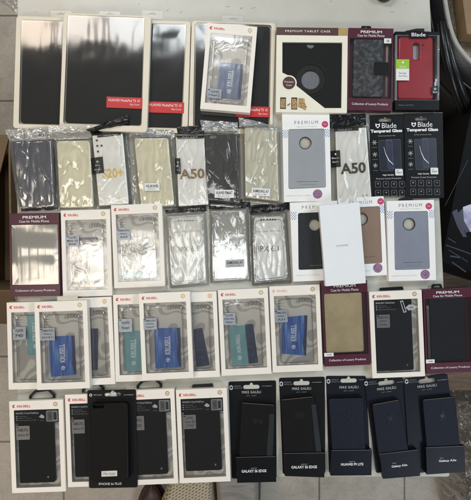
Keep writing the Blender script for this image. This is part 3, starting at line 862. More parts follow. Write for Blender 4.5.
bag([(200, 120), (238, 122.5), (241, 207.5), (205, 205)], [(205, 134), (236.6, 133), (239.6, 203), (206.8, 199.5)],
    'black mesh phone case in a clear bag, middle of its row', case_mat=mesh_black, z0=.007, tx=.05, amp=.0010, creases=6, film_mat=film('clean_bag', 1.3, .14, .04, (226, 224, 215), bump=.3, bscale=60),
    camhole=[(209, 134.8), (216.6, 134.4), (216.8, 138), (209.2, 138.4)], paper=paper_label((214.6, 189.5, 234, 197.5), 'HUAWEI PSMART', 'BLACK'),
    header=[(200, 119.5), (238, 122), (238, 130.5), (202, 130.5)], header_mat=clear_grey)
bag([(239, 117), (279, 126.5), (282, 205), (243, 201)], [(244.5, 127), (276.5, 128.5), (279.5, 201), (245.5, 197)],
    'pale cream phone case in a clear bag, right of the black mesh one', case_mat=cream_tpu2, z0=.007, tx=.05, amp=.0014,
    paper=paper_label((251.6, 188, 270.2, 195.6), 'SAMSUNG A7', '2018'),
    header=[(238.5, 116.5), (277, 125.5), (277, 130), (239.5, 126.5)], header_mat=clear_grey)
bag([(329, 114), (369, 113), (374, 202), (335, 206)], [(335.5, 129.5), (366, 127.5), (372, 199.6), (338, 203)],
    'bagged white card with dark bronze A50, beside the black screen protector packs', case_mat=card_glossy, z0=.005, tx=.02, amp=.0008, film_mat=film('clean_bag'),
    paper=a50([(335.5, 129.5), (366, 127.5), (372, 199.6), (338, 203)], (340.6, 162.5, 366, 173.5),
              [(330.4, 151), (340, 150), (341, 166.6), (331.4, 167.4)], [(334, 128.6), (358.6, 127.2), (358.8, 130.4), (334.6, 131.6)], (338, 128.6, 352, 130.6),
              soft=(362.5, 194.4, 368.5, 196), ink=bronze_ink),
    header=[(329, 114.5), (366, 112.6), (367.5, 124), (331, 127.5)])

# ------------------------------------------------------------------ white cartons with metal cases
def mag_box(quad, case_q, hole, label, cm, z0=0, dot=None, pur=None, checks=(), ttl=None, sub=None, bot=None, tab='ivory', tabx=None, t=.014, hole_r=.0118):
    pk = Pkg('slim_case_box', quad, z0, t, label, 'slim case box', 'white cartons with plain coloured phone cases')
    cq = [pk.p(*p) for p in case_q]; c = (sum(p[0] for p in cq) / 4, sum(p[1] for p in cq) / 4)
    mb = MB(); outer = pk.R(0, 0, 1, 1)
    mb.plate(outer, [], 0, t - .005, cool_card, .0004); mb.plate(outer, [rr(cq, .004, 5)], t - .005, t, cool_card, .0004)
    z = t + .0002
    if ttl: pk.T(mb, 'PREMIUM', *ttl, z, grey_ink, spacing=1.5)
    if sub: pk.T(mb, 'Magnetism Designer', *sub, z, pale_ink, spacing=1.1)
    if bot: pk.T(mb, 'magnetism suits available', *bot, z, pale_ink, spacing=1.2)
    for (x, y) in checks:
        for i in range(5):
            for j in range(6):
                if (i + j) % 2 == 0:
                    xx = x + (i - 2) * 1.15; yy = y + (j - 2.5) * 1.35
                    mb.poly([pk.p(xx - .62, yy), pk.p(xx, yy - .7), pk.p(xx + .62, yy), pk.p(xx, yy + .7)], z, blue_check)
    if dot:
        c1 = pk.p(*dot); mb.poly(circ(c1, .0064, 22), z + .0002, pink_dot); mb.text('NEW', c1, .006, .002, z + .0004, white_ink)
    if pur:
        c1 = pk.p(*pur); mb.poly(circ(c1, .0092, 26), z + .0002, purple_dot)
    mb.build('carton', pk.e)
    mb = MB(); ins = [(c[0] + (x - c[0]) * .985, c[1] + (y - c[1]) * .99) for x, y in cq]
    hh = pk.p(*hole)
    mb.plate(rr(ins, .005, 6), [circ(hh, hole_r, 30)], t - .0049, t - .0004, cm, .001, 3)
    mb.plate(circ(hh, hole_r + .0006, 30), [circ(hh, hole_r - .0008, 30)], t - .0045, t - .0001, dark_case, .0002)
    bx0 = min(i[0] for i in ins); bx1 = max(i[0] for i in ins); by = min(i[1] for i in ins)
    mb.poly([(bx0 + .016, by + .013), (bx1 - .014, by + .013), (bx1 - .014, by + .0136), (bx0 + .016, by + .0136)], t - .0002, dark_ink)
    mb.text('Premium Case', ((bx0 + bx1) / 2 + .003, by + .0075), .028, .0024, t - .0002, grey_ink)
    mb.build('phone_case', pk.e)
    mb = MB(); mb.poly(circ(hh, hole_r - .0004, 30), t - .0046, pm('backing_grey', (178, 174, 160), .5, var=.12, scale=120)); mb.build('backing_disc', pk.e)
    if tab:
        a = pk.p(*tabx); mb = MB()
        mm = {'ivory': ivory, 'black': black_plastic}[tab]
        if tab == 'ivory':
            mb.plate([(a[0] - .028, a[1] - .006), (a[0] + .028, a[1] - .006), (a[0] + .028, a[1] + .006), (a[0] - .028, a[1] + .006)], [euro(a[0], a[1], .026, .004, .004)], t * .4, t * .4 + .001, mm, .0002)
        else:
            mb.plate(rr([(a[0] - .016, a[1] - .005), (a[0] + .014, a[1] - .005), (a[0] + .013, a[1] + .002), (a[0] + .004, a[1] + .005), (a[0] - .014, a[1] + .001)], .001), [], t * .4, t * .4 + .002, mm, .0004)
        mb.build('hang_tab', pk.e)
    return pk
mag_box([(282.6, 113), (330, 111.6), (331, 200.6), (283.4, 202.4)], [(288.4, 129.2), (324.6, 128.6), (326, 187.4), (288.6, 189)], (305.4, 143),
        'white carton holding a plain silver phone case, overlapping the tablet case carton', silver_case, z0=0, dot=(325, 124.3), pur=(317.6, 194),
        checks=((285.2, 134), (327.6, 133)), ttl=(294.5, 120.8, 318, 124.2), sub=(296, 126, 317, 127.4), bot=(286, 194.8, 311, 196.6), tab='ivory', tabx=(305, 113.4))
mag_box([(290.6, 202.6), (337, 200.6), (341, 279.4), (292.6, 282)], [(298, 213), (331, 211.6), (333.6, 268.6), (298.6, 270)], (314.6, 225),
        'white carton with a dark slate phone case, partly under the plain white box', dark_case, ttl=(302, 205.4, 326, 208.6), sub=(304, 210, 325, 211.2),
        bot=(296, 274.4, 320, 276), checks=((293.6, 216),), tab=None, pur=(331, 274))
mag_box([(338, 198.4), (384, 196), (387.3, 275), (342, 277.4)], [(345, 208), (380, 206), (382.4, 263), (347.6, 265)], (361.8, 219),
        'white carton with a brown phone case, half hidden by the plain white box', brown_case, ttl=(349, 201, 372, 204), sub=None, dot=(380.6, 201.4), pur=(377.8, 268),
        bot=(346, 270.6, 370, 272.2), checks=((382.6, 209),), tab=None)
mag_box([(387, 201), (434, 199.6), (436.4, 280), (388.6, 281.4)], [(394, 211.6), (428, 211), (430, 269), (395, 270)], (409.2, 224.2),
        'white carton with a blue-grey phone case, standing clear at the right end of its row', grey_case, dot=(428.8, 206.2), pur=(425.2, 274.4), t=.018,
        checks=((389.8, 215), (431.8, 214)), ttl=(399, 203.6, 422, 207), sub=(400, 208.2, 421, 209.6), bot=(391.6, 275, 417, 276.6), tab='black', tabx=(407.5, 198.6))

def plain_box():
    pk = Pkg('phone_box', [(319.6, 204.6), (358.3, 203), (367.3, 282.6), (325.2, 286.8)], .0195, .020,
             'plain white closed phone box lying across the cartons with slate and brown cases', 'phone box')
    lid = pm('frosted_white', (232, 236, 238), .4, var=.015)
    mb = MB(); mb.plate(rr(pk.R(0, 0, 1, 1), .001, 3), [], .004, pk.t, lid, .0006)
    pk.T(mb, 'HUAWEI', 336.6, 244.6, 348, 246.4, pk.t + .0002, grey_ink, spacing=1.2); mb.build('lid', pk.e)
    mb = MB(); mb.plate(pk.R(.012, .006, .988, .994), [], 0, .004, cool_card, .0003); mb.build('base', pk.e)
plain_box()

# ------------------------------------------------------------------ screen protector packs
def glass_pack(quad, label, z0, dx, dy, sk):
    pk = Pkg('screen_protector_pack', quad, z0, .006, label, 'screen protector', 'black screen protector packs')
    t = pk.t
    def q(x, y): return (x + dx + (y - 114) * sk, y + dy)
    def T(s_, x0, y0, x1, y1, m, bold=0, z=.0002):
        a = q(x0, y0); b = q(x1, y1); mx = (a[0] + b[0]) / 2; my = (a[1] + b[1]) / 2; w = x1 - x0; h = y1 - y0
        pk.T(mb, s_, mx - w / 2, my - h / 2, mx + w / 2, my + h / 2, t + z, m, bold=bold)
    mb = MB(); c = pk.p(*q(385, 120)); outer = pk.R(0, 0, 1, 1)
    mb.plate(outer, [euro(c[0], c[1], .026, .0058, .004)], t - .0012, t, black_card, .0002)
    mb.plate(pk.R(.01, .17, .99, .99), [], 0, t - .0012, black_card, .0002)
    a, b = outer[0], outer[1]
    mb.poly([(a[0], a[1] - .0004), (b[0], b[1] - .0004), (b[0], b[1] + .0001), (a[0], a[1] + .0001)], t + .0001, pale_ink)
    c = pk.p(*q(377.3, 125.4)); mb.poly([(c[0] - .0045, c[1] + .004), (c[0] - .0015, c[1] + .0025), (c[0] + .0015, c[1] + .0025), (c[0] + .0045, c[1] + .004), (c[0] + .0042, c[1] - .002), (c[0], c[1] - .006), (c[0] - .0042, c[1] - .002)], t + .0002, white_ink)
    mb.poly(circ((c[0], c[1] - .001), .0022, 10), t + .0003, black_card)
    T('Blade', 381.5, 123, 396, 128, white_ink, .0)
    T('Tempered Glass', 370, 129.2, 401.6, 133.4, white_ink, .045)
    T('Screen protector film', 377.6, 135.2, 394.6, 136.6, pale_ink)
    for k, y in enumerate((142.5, 154.5, 165.5)):
        c = pk.p(*q(373.5, y))
        for j in range(3):
            a = j * 1.05 + k * .7
            mb.poly([(c[0] + cos(a) * .005 - sin(a) * .0005, c[1] + sin(a) * .005 + cos(a) * .0005), (c[0] - cos(a) * .005 - sin(a) * .0005, c[1] - sin(a) * .005 + cos(a) * .0005),
                     (c[0] - cos(a) * .005 + sin(a) * .0005, c[1] - sin(a) * .005 - cos(a) * .0005), (c[0] + cos(a) * .005 + sin(a) * .0005, c[1] + sin(a) * .005 - cos(a) * .0005)], t + .0002 + j * .0001, pale_ink)
        T('xxxx'.replace('x', 'm'), 371, y + 4.6, 376, y + 5.4, grey_ink)
    P = [pk.p(*q(377.4, 140.4)), pk.p(*q(391.4, 140.4)), pk.p(*q(391.6, 171)), pk.p(*q(378.4, 171))]
    mb.plate(rr(P, .004), [], t, t + .0002, black_plastic, .0001)
    c0 = ((P[0][0] + P[2][0]) / 2, (P[0][1] + P[2][1]) / 2)
    mb.poly(rr([(c0[0] + (x - c0[0]) * .95, c0[1] + (y - c0[1]) * .97) for x, y in P], .0036), t + .0003, phone_screen)
    G = [pk.p(*q(385, 139.4)), pk.p(*q(399.4, 139.4)), pk.p(*q(399.6, 168.6)), pk.p(*q(386, 168.6))]
    mb.poly(rr([pk.p(*q(391.6, 139.6)), G[1], G[2], pk.p(*q(391.6, 168.6))], .002), t + .0004, phone_screen)
    mb.poly(rr([pk.p(*q(385, 139.6)), pk.p(*q(391.4, 139.6)), pk.p(*q(391.6, 168.6)), pk.p(*q(386, 168.6))], .002), t + .0005, phone_glass)
    for e_ in (P, G):
        o = rr(e_, .003); c1 = ((e_[0][0] + e_[2][0]) / 2, (e_[0][1] + e_[2][1]) / 2)
        i = [(c1[0] + (x - c1[0]) * .975, c1[1] + (y - c1[1]) * .987) for x, y in o]
        n = len(o)
        for k in range(n):
            mb.poly([o[k], o[(k + 1) % n], i[(k + 1) % n], i[k]], t + .0007, grey_ink)
    arc = [pk.p(*q(*p)) for p in ((382.6, 147), (384.2, 154), (387.2, 160.4), (391.6, 164.6))]
    for k in range(3):
        a, b = arc[k], arc[k + 1]; w0 = .0002 + .0002 * k; w1 = .0002 + .0002 * (k + 1) * (1 if k < 2 else .2)
        mb.poly([(a[0] - w0, a[1] - w0), (b[0] - w1, b[1] - w1), (b[0] + w1, b[1] + w1), (a[0] + w0, a[1] + w0)], t + .0008, white_ink)
    T('High Quality', 380.6, 174.2, 392, 176, white_ink, .01)
    T('Premium Screen Protection', 374, 177.6, 399, 179.2, pale_ink)
    for r_ in range(2):
        for k in range(4):
            x = 375.5 + k * 8.0; y = 184.4 + r_ * 8.6
            R0 = rr([pk.p(*q(x - 2.7, y - 3)), pk.p(*q(x + 2.7, y - 3)), pk.p(*q(x + 2.7, y + 3)), pk.p(*q(x - 2.7, y + 3))], .001, 2)
            mb.poly(R0, t + .0002, grey_ink); c1 = pk.p(*q(x, y))
            mb.poly([(c1[0] + (a - c1[0]) * .88, c1[1] + (b - c1[1]) * .9) for a, b in R0], t + .0003, black_card)
            mb.text('9+oV*#/x'[(k + r_ * 4)], (c1[0], c1[1] + .001), .003, .0034, t + .0004, pale_ink)
    mb.build('printed_card', pk.e)
    mb = MB(); r = [pk.p(*q(393, 169)), pk.p(*q(400.6, 169)), pk.p(*q(400.8, 175.6)), pk.p(*q(393.2, 175.6))]
    mb.plate(rr(r, .001), [], t + .0009, t + .0011, label_white, .0001)
    T('FOR', 394.5, 170.2, 396.5, 171.2, dark_ink, 0, .0013); T('IPHONE XR', 394.4, 172, 399.6, 173.6, dark_ink, 0, .0013)
    mb.build('model_sticker', pk.e)
glass_pack([(368.6, 114), (402.8, 114.6), (406.6, 195.6), (373, 196.6)], 'black screen protector pack beside the bagged A50 card', .0, 0, 0, .035)
glass_pack([(402.9, 112.8), (442, 113), (445, 198.4), (406.8, 198)], 'black screen protector pack at the right edge of the table', .002, 36.2, -1.2, .02)

# ================================================================== third row
bordeaux_box([(10, 214), (59, 212), (60, 295.6), (9.5, 297)], 'bordeaux carton at the left edge, only a crumpled silvery film in its window',
             v0=.135, v1=.865, kind='empty', tab=False)
kbox([(61, 210.6), (109.8, 209), (112.2, 295.6), (62.4, 297)], 'white phone case box with bright creased film, dark camera strip inside, touching the bordeaux carton',
     cards=[([(77.5, 237.5), (96.5, 237), (96.5, 245), (78, 246)], 'navy')], sticker_lines=('HUAWEI', 'Mate 20', 'lite'), st=(.09, .29, .36, .42), film_mat=bright_film, amp=.0017)
kbox([(111.4, 205.4), (162, 203), (165, 286), (113.6, 288.6)], 'white phone case box with creased film, teal and navy slip low in its window',
     cards=[([(122, 272), (139, 271), (150, 279), (123, 281)], 'teal', .3), ([(136, 276), (149, 275.5), (149, 279.6), (137, 280)], 'navy')],
     sticker_lines=('SAMSUNG', 'Galaxy', 'A50'), st=(.09, .28, .36, .42), film_mat=bright_film, amp=.0017)
def ipx(rect_q, y_line, xl, xr, ttl, name='IPX 6.1', ink=dark_ink):
    def f(pk):
        t = pk.t; z = t * .5
        P = [pk.p(*p) for p in rect_q]
        mb = MB(); mb.plate(rr(P, .008, 6), [], z, t * .62, card_glossy, .0002); z = t * .62 + .0002
        o = rr(P, .008, 6); c = (sum(p[0] for p in P) / 4, sum(p[1] for p in P) / 4)
        o = [(c[0] + (x - c[0]) * .93, c[1] + (y - c[1]) * .93 - .002) for x, y in o]; i = [(c[0] + (x - c[0]) * .975, c[1] + (y - c[1]) * .985) for x, y in o]
        n = len(o)
        for k in range(n): mb.poly([o[k], o[(k + 1) % n], i[(k + 1) % n], i[k]], z, ink)
        pk.T(mb, 'Anti Crazy TPU case', xl, y_line, xr, y_line + 1.8, z, grey_ink)
        pk.T(mb, name, *ttl, z, dark_ink)
        cx = (rect_q[0][0] + rect_q[1][0]) / 2; yy = rect_q[0][1] + 2.1
        for d in (-7, -4.4, -1, 2, 4.6, 7): mb.poly(pk.px(cx + d - .8, yy - .75, cx + d + .8, yy + .75), z, black_plastic)
        mb.build('printed_front', pk.e)
    return f
bag([(163.4, 207), (206, 203), (209, 286.5), (166.5, 289)], [(167.6, 216.6), (203.2, 214), (206.6, 283), (171.4, 286)],
    'clear case in a shiny bag with black header, bright creases hiding its IPX card', z0=.0, t=.011, ring=clear_case, case_mat=clear_case, amp=.0010, creases=24,
    paper=ipx([(170, 218.4), (201, 216.4), (204, 281), (173.4, 283.6)], 230.6, 174, 200, (178.6, 246.4, 198, 251.4), ink=grey_ink),
    header=[(163.6, 206.6), (205, 202.6), (206.6, 210.6), (165.4, 213)], header_text=('CRAZY', (188, 208, 200, 209.6)), film_mat=film('shiny_bag_two', 1.6, .16, .30, (228, 226, 216), bump=.3, bscale=60, bstretch=(1, .4, 1)))
bag([(207.6, 202), (250, 200), (253.2, 281.6), (210, 284)], [(211.6, 211), (245.4, 209.6), (248.8, 279.6), (212.6, 281.4)],
    'transparent phone case in a glittering bag, small label near its bottom, no printed card', z0=.0, t=.011, ring=clear_case, case_mat=clear_case, amp=.0012, creases=30,
    paper=paper_label((225.4, 259.6, 244.2, 267.2), 'SAMSUNG A7', '2018', mat=pale_ink), film_mat=film('shiny_bag_three', 1.9, .14, .18, (226, 225, 214), bump=.35, bscale=70, bstretch=(1, .4, 1)),
    header=[(208, 200.6), (250, 198), (250.4, 206.6), (208.6, 208.6)])
bag([(249.6, 206), (290, 204), (292.6, 284.4), (252, 287)], [(252, 216), (284.4, 214), (289, 280.6), (254.4, 283.6)],
    'bagged clear case with white IPX card fully readable, beside the slate case carton', z0=.0, t=.011, ring=clear_case, case_mat=clear_case, amp=.0006, creases=9, film_mat=film('clean_bag'),
    paper=ipx([(254, 217.4), (282.6, 215.6), (286.8, 278.6), (256.4, 281.4)], 230.4, 255.6, 280.6, (258.6, 245.8, 278.8, 251.4)),
    header=[(248.4, 205), (289.6, 202.4), (290, 210), (250, 213.4)], header_text=('CRAZY', (268, 207.4, 280, 209)))

# ================================================================== fourth row
kbox([(7.4, 303), (57.4, 301), (58.6, 388), (7.6, 390.2)], 'white phone case box at the left end of its row, strip of teal insert showing',
     cards=[([(25.4, 314.6), (52, 313), (52, 354), (26, 356)], 'teal', .30)], sticker_lines=('HUAWEI', 'P40'), st=(.11, .28, .37, .43), top_tab=(.2, .62))
kbox([(62.6, 299.6), (112, 296), (114.4, 383.6), (64.4, 387)], 'white phone case box half hidden by its left neighbour, dark navy slip at mid height',
     cards=[([(70, 330), (94, 328.6), (96, 338), (91, 371), (72, 372)], 'navy')] if False else [([(76, 330), (97, 329), (96.5, 371), (78, 372)], 'navy')], top_tab=(.1, .5), faint=True)
kbox([(35, 302.4), (87, 299.8), (89.6, 388), (36.2, 390.4)], 'white phone case box with blue insert, lying over the two leftmost boxes of its row', z0=.0175,
     cards=[([(47.2, 337.4), (73, 336), (75, 375.6), (49.4, 378)], 'blue', .50)], sticker_lines=('SAMSUNG', 'Galaxy', 'A51/A71'), st=(.09, .30, .37, .44), top_tab=(.38, .78))
kbox([(113.4, 295), (163, 293), (165, 380), (115, 382.4)], 'white phone case box with teal insert upright in its window, right half covered',
     cards=[([(123.4, 332), (148, 331), (149, 371.6), (124.4, 372.4)], 'teal', .36)], sticker_lines=('HUAWEI', 'Psmart'), st=(.10, .28, .37, .43))
kbox([(168, 293.6), (216.8, 291), (219.6, 376.8), (171, 379)], 'white phone case box covered at left, tilted narrow navy insert in its window',
     cards=[([(193, 330), (202, 328.4), (209.4, 366), (196, 368)], 'navy')], logo_u=.38)
kbox([(139.2, 294), (189.8, 291), (193.5, 378.2), (141.6, 380.2)], 'white phone case box with blue insert, lying over two neighbours mid-row', z0=.0175,
     cards=[([(153.6, 329), (179.6, 328.2), (180.6, 368), (154.8, 369.6)], 'blue', .50)], sticker_lines=('SAMSUNG', 'Galaxy', 'Note10'), st=(.07, .29, .33, .42))
kbox([(218, 290.4), (267.4, 287.6), (272, 374), (221.4, 375.6)], 'white phone case box with a teal and navy insert leaning side by side',
     cards=[([(245, 325), (253.2, 324.4), (258.4, 363.4), (249, 364.6)], 'navy'), ([(228.2, 327.6), (244.6, 325.6), (249, 366), (232.6, 367.6)], 'teal', .5)],
     sticker_lines=('HUAWEI', 'P30 lite', 'New'), st=(.08, .27, .33, .41))
kbox([(268.8, 286.4), (319.4, 284.6), (323, 370.8), (273.2, 372.4)], 'white phone case box with bright blue insert and faded logo, beside the beige wallet carton',
     cards=[([(281.8, 318), (308, 315.6), (306.6, 356.4), (282.2, 354.4)], 'blue', .48)], sticker_lines=('SAMSUNG', 'Galaxy', 'A31'), st=(.08, .28, .34, .42), faint=True)
bordeaux_box([(321, 282), (367.4, 280.4), (370.6, 364.6), (325, 366.8)], 'bordeaux carton with a plain beige wallet case, its top under the plain white box',
             v0=.14, v1=.865, kind='beige', wal=(.05, .88), tag_pos=(324.2, 352.8, 333.6, 356.4), tab=False)
wbox([(369, 292), (421.4, 289.6), (425.6, 376.6), (372.6, 378)], 'white box with a navy-black folio case and a drawn hand on its window',
     model=('SAMSUNG', 'Galaxy', 'S10e'), hk=(.22, .70), hkind='bar', title='MALMO FolioCase', wallet=(.10, .12, .80, .925), hand=True)
bordeaux_box([(422.8, 289.6), (471.6, 287.6), (475, 372), (426.8, 373.6)], 'bordeaux carton with a dark navy wallet case at the right edge',
             v0=.115, v1=.875, kind='navy', wal=(.13, .86), tag_pos=(426, 359.4, 434.6, 363.2), tabu=.33)

# ================================================================== near row
wbox([(9.8, 401.4), (62.6, 399.6), (65.8, 491), (11, 493.8)], 'white box with black wallet case at the near left corner of the table',
     model=('SAMSUNG', 'Galaxy S8'), hk=(.33, .82), bottom_tab=.55)
wbox([(65.6, 395), (116.4, 393), (118.4, 485), (67, 488)], 'white box with black wallet case, right part hidden under the black hang card',
     model=('SAMSUNG', 'Galaxy S9'), hk=(.30, .75))
wbox([(125, 391), (174.6, 388.6), (177.6, 483), (128, 486)], 'white box with black wallet case, left part hidden under the black hang card',
     model=('HUAWEI', 'P30'), hk=(.22, .74), bottom_tab=.42)
wbox([(176.2, 390), (226, 388), (231.4, 481.4), (179.2, 483.4)], 'white box with black wallet case, right beside the first black cardboard hang card',
     model=('HONOR', 'View 20', '(V20)'), hk=(.30, .74), hkind='bar', bottom_tab=.45, wallet=(.13, .12, .84, .88))

def iphone_card():
    pk = Pkg('hang_card_case', [(86.4, 392.4), (135.2, 390.8), (135.6, 490), (85.8, 492)], .0195, .014,
             'black phone case with silver plate on a black hang card, lying over two white boxes', 'hang card')
    t = pk.t; mb = MB(); c = pk.p(111, 396.5)
    mb.plate(rr(pk.R(0, 0, 1, 1), .004, 5), [euro(c[0], c[1], .032, .0075, .006)], 0, .0012, black_card, .0002)
    pk.T(mb, 'MIKE GALELI', 91.6, 396.2, 100, 397.4, .0014, pale_ink)
    pk.T(mb, 'www.mikegaleli.eu', 122, 396, 132.6, 397.4, .0014, pale_ink)
    c2 = pk.p(88.8, 397); mb.poly(circ(c2, .003, 6), .0014, white_ink); mb.poly(circ(c2, .0018, 6), .0015, black_card)
    pk.T(mb, 'IPHONE 6s PLUS', 97, 485.6, 120, 488, .0014, white_ink)
    mb.build('card', pk.e)
    P = [pk.p(*q) for q in ((89, 404), (127.6, 402.8), (128.6, 481.6), (89.4, 483))]
    mb = MB(); cam_h = rr([pk.p(92.5, 405.8), pk.p(103, 405.4), pk.p(103, 408.2), pk.p(92.5, 408.6)], .003)
    mb.plate(rr(P, .009, 7), [cam_h], .0014, t - .002, black_leather, .0025, 4)
    c1 = (sum(p[0] for p in P) / 4, sum(p[1] for p in P) / 4)
    o = rr([(c1[0] + (x - c1[0]) * .96, c1[1] + (y - c1[1]) * .98) for x, y in P], .008)
    mb.plate(o, [[(c1[0] + (x - c1[0]) * .985, c1[1] + (y - c1[1]) * .992) for x, y in o]], t - .0022, t - .0012, black_plastic, .0003)
    mb.build('phone_case', pk.e)
    mb = MB(); mb.plate(rr([pk.p(101.2, 471.4), pk.p(117, 470.8), pk.p(117, 476.4), pk.p(101.2, 477)], .0006), [], t - .002, t - .0009, steel, .0003); 
    pk.T(mb, 'Mike Galeli', 103, 472.6, 115, 475, t - .0007, grey_ink)
    mb.build('metal_plate', pk.e)
    mb = MB(); a = pk.p(111.2, 395.6)
    mb.tube([(a[0] - .006, a[1] - .001, .003), (a[0] - .002, a[1] + .003, .0045), (a[0] + .003, a[1] + .001, .004), (a[0] + .006, a[1] + .003, .003)], .0018, steel)
    mb.build('clip', pk.e)
iphone_card()

def mg_card(quad, case_q, pocket_q, text, trect, label, z0=0, mat=navy_leather, cardm=black_card, logo_c=None, strip=None, pre='made for', emb=None, txt_rot=0, brand=None, slot=None):
    pk = Pkg('hang_card_wallet', quad, z0, .014, label, 'hang card', 'dark wallet cases in pocketed hang cards')
    t = pk.t
    pts = list(pk.q); c = pk.p(*slot)
    mb = MB(); mb.plate(rr(pts, .004, 5), [euro(c[0], c[1], .033, .0085, .006)], 0, .0012, cardm, .0002)
    bx = brand
    pk.T(mb, 'MIKE GALELI', bx[0] - 9.6, bx[1] - 1.4, bx[0] + 9.6, bx[1] + 1.2, .0014, pale_ink, spacing=1.15, bold=.01)
    pk.T(mb, 'EST. 2009', bx[0] - 5, bx[1] + 3, bx[0] + 5, bx[1] + 4, .0014, grey_ink)
    c2 = pk.p(slot[0] - 20.5, slot[1] + .6)
    mb.poly([(c2[0], c2[1] + .005), (c2[0] + .0034, c2[1] + .003), (c2[0] + .0034, c2[1] - .003), (c2[0], c2[1] - .005), (c2[0] - .0034, c2[1] - .003), (c2[0] - .0034, c2[1] + .003)], .0014, pale_ink)
    mb.poly(circ(c2, .0022, 6), .0015, cardm)
    pk.T(mb, 'PREMIUM', slot[0] - 17.6, slot[1] - 1.6, slot[0] - 10.6, slot[1] - .3, .0014, grey_ink); pk.T(mb, 'PROTECTION', slot[0] - 17.6, slot[1] + .5, slot[0] - 9, slot[1] + 1.7, .0014, grey_ink)
    pk.T(mb, 'www.mikegaleli.eu', slot[0] + 10.4, slot[1] - 1.6, slot[0] + 20.6, slot[1] - .5, .0014, pale_ink)
    mb.build('card', pk.e)
    P = [pk.p(*q) for q in case_q]
    mb = MB(); mb.plate(rr(P, .003, 5), [], .0014, .0112, mat, .0016, 3)
    # magnetic seam and circular camera emblem
    if emb:
        ce = pk.p(*emb); mb.plate(circ(ce, .0078, 26), [circ(ce, .0066, 26)], .0111, .0119, black_plastic, .0003)
        mb.plate(circ(ce, .0045, 20), [], .0111, .0117, black_plastic, .0003)
    mb.build('wallet_case', pk.e)
    e = MB(); a, b = P[0], P[1]
    e.tube([(a[0] + .002, a[1] - .0002, .0104), (b[0] - .003, b[1] - .0002, .0104)], .0006, pm('worn_edge', (104, 92, 74), .5) if strip != 'none' else dark_case, 6); e.build('top_edge', pk.e)
    if strip and strip != 'none':
        q = [pk.p(*x) for x in strip]; mb = MB(); mb.plate(q, [], .0112, .0125, dark_case, .0003); mb.build('side_flap', pk.e)
    Q = [pk.p(*q) for q in pocket_q]
    mb = MB(); mb.plate(Q, [], .0012, .0128, cardm, .0005)
    mb.plate(Q, [], .0128, .0138, cardm, .0003)
    a, b = Q[0], Q[1]; mb.tube([(a[0], a[1] - .0003, .0137), (b[0], b[1] - .0003, .0137)], .00035, grey_ink, 6)
    rot = math.atan2(Q[1][1] - Q[0][1], Q[1][0] - Q[0][0]) * .8 + txt_rot
    x0, y0, x1, y1 = trect
    mb.text(text, pk.p((x0 + x1) / 2, (y0 + y1) / 2), (x1 - x0) * pk.s, (y1 - y0) * pk.s, .0141, white_ink, rot, .02)
    w_ = 6.4 if pre == 'made for' else 4
    px_ = (x0 + x1) / 2 if pre == 'made for' else x0 + 3
    mb.text(pre, pk.p(px_, y0 - 1.5), w_ * pk.s, 1.1 * pk.s, .0141, pale_ink, rot)
    mb.build('pocket', pk.e)
    return pk
mg_card([(228.4, 383.4), (276.6, 382.2), (277.2, 481), (231.6, 481.6)], [(241.4, 403.4), (275.4, 405.6), (274.6, 462), (238.8, 462)],
        [(236.2, 457.4), (275.2, 456.4), (276.4, 482), (237.2, 483)], 'GALAXY S6 EDGE', (241.6, 469.6, 266.4, 472.4), 'black-card wallet case reading GALAXY S6 EDGE, the one beside the white boxes',
        mat=black_leather, emb=(258, 421.6), strip=[(269.4, 414), (274.4, 414), (272.6, 456), (266.6, 456)], brand=(251.6, 394), slot=(251.6, 388.8), cardm=black_card)
mg_card([(279.6, 379.6), (326, 378.4), (326.6, 476), (283.4, 477)], [(281, 400.4), (314.4, 397.2), (321, 457), (284.4, 458)],
        [(284, 453.4), (325, 452.8), (324.4, 477.6), (285, 476.2)], 'GALAXY S6 EDGE', (291.4, 465.6, 317, 468.4), 'black-card wallet case reading GALAXY S6 EDGE, second from the left with a spotted side flap',
        mat=black_leather, emb=(299.4, 415.8), strip=[(311.4, 404.6), (316, 404.6), (321.6, 452), (316, 452)], brand=(302.4, 390.4), slot=(302.4, 385))
mg_card([(327.2, 377.6), (367.6, 377.6), (372.6, 475), (330.2, 475.8)], [(329.2, 399.6), (364.2, 398.6), (366.6, 456), (333, 456)],
        [(331.8, 450.4), (372, 450), (371.6, 475.4), (330.6, 475.8)], 'HUAWEI P9 LITE', (341, 463, 363.4, 465.6), 'navy wallet case on a hang card reading HUAWEI P9 LITE',
        emb=(348, 416.6), strip='none', brand=(350.4, 389), slot=(350.2, 382.4), cardm=navy_card)
mg_card([(365.8, 380.6), (405, 379), (418.4, 470), (378, 476)], [(372.6, 405.4), (400.4, 400.4), (410, 455), (379.4, 459)],
        [(379.4, 454.2), (417.6, 449.8), (420.4, 476), (383.4, 479)], 'Galaxy A3e', (391.6, 464.6, 407.4, 467.4), 'navy wallet case tilted in its hang card reading Galaxy, between two straighter cards', z0=.0022,
        emb=(391, 419.4), strip=None, pre='for', brand=(388.6, 390.2), slot=(388.4, 384.6), cardm=navy_card)
mg_card([(406, 380.6), (450.2, 375), (463, 471), (412, 477)], [(423.2, 400.6), (456, 397.4), (461.4, 453), (428, 455)],
        [(426, 447.6), (464.8, 446), (465.6, 472), (427, 474.6)], 'Galaxy A3e', (439, 459.4, 456.4, 462.2), 'navy wallet case on a hang card reading Galaxy, rightmost of the near row', z0=.0045,
        emb=(443, 416.4), strip=None, pre='for', brand=(429.6, 387.8), slot=(429.4, 382.6), cardm=navy_card)

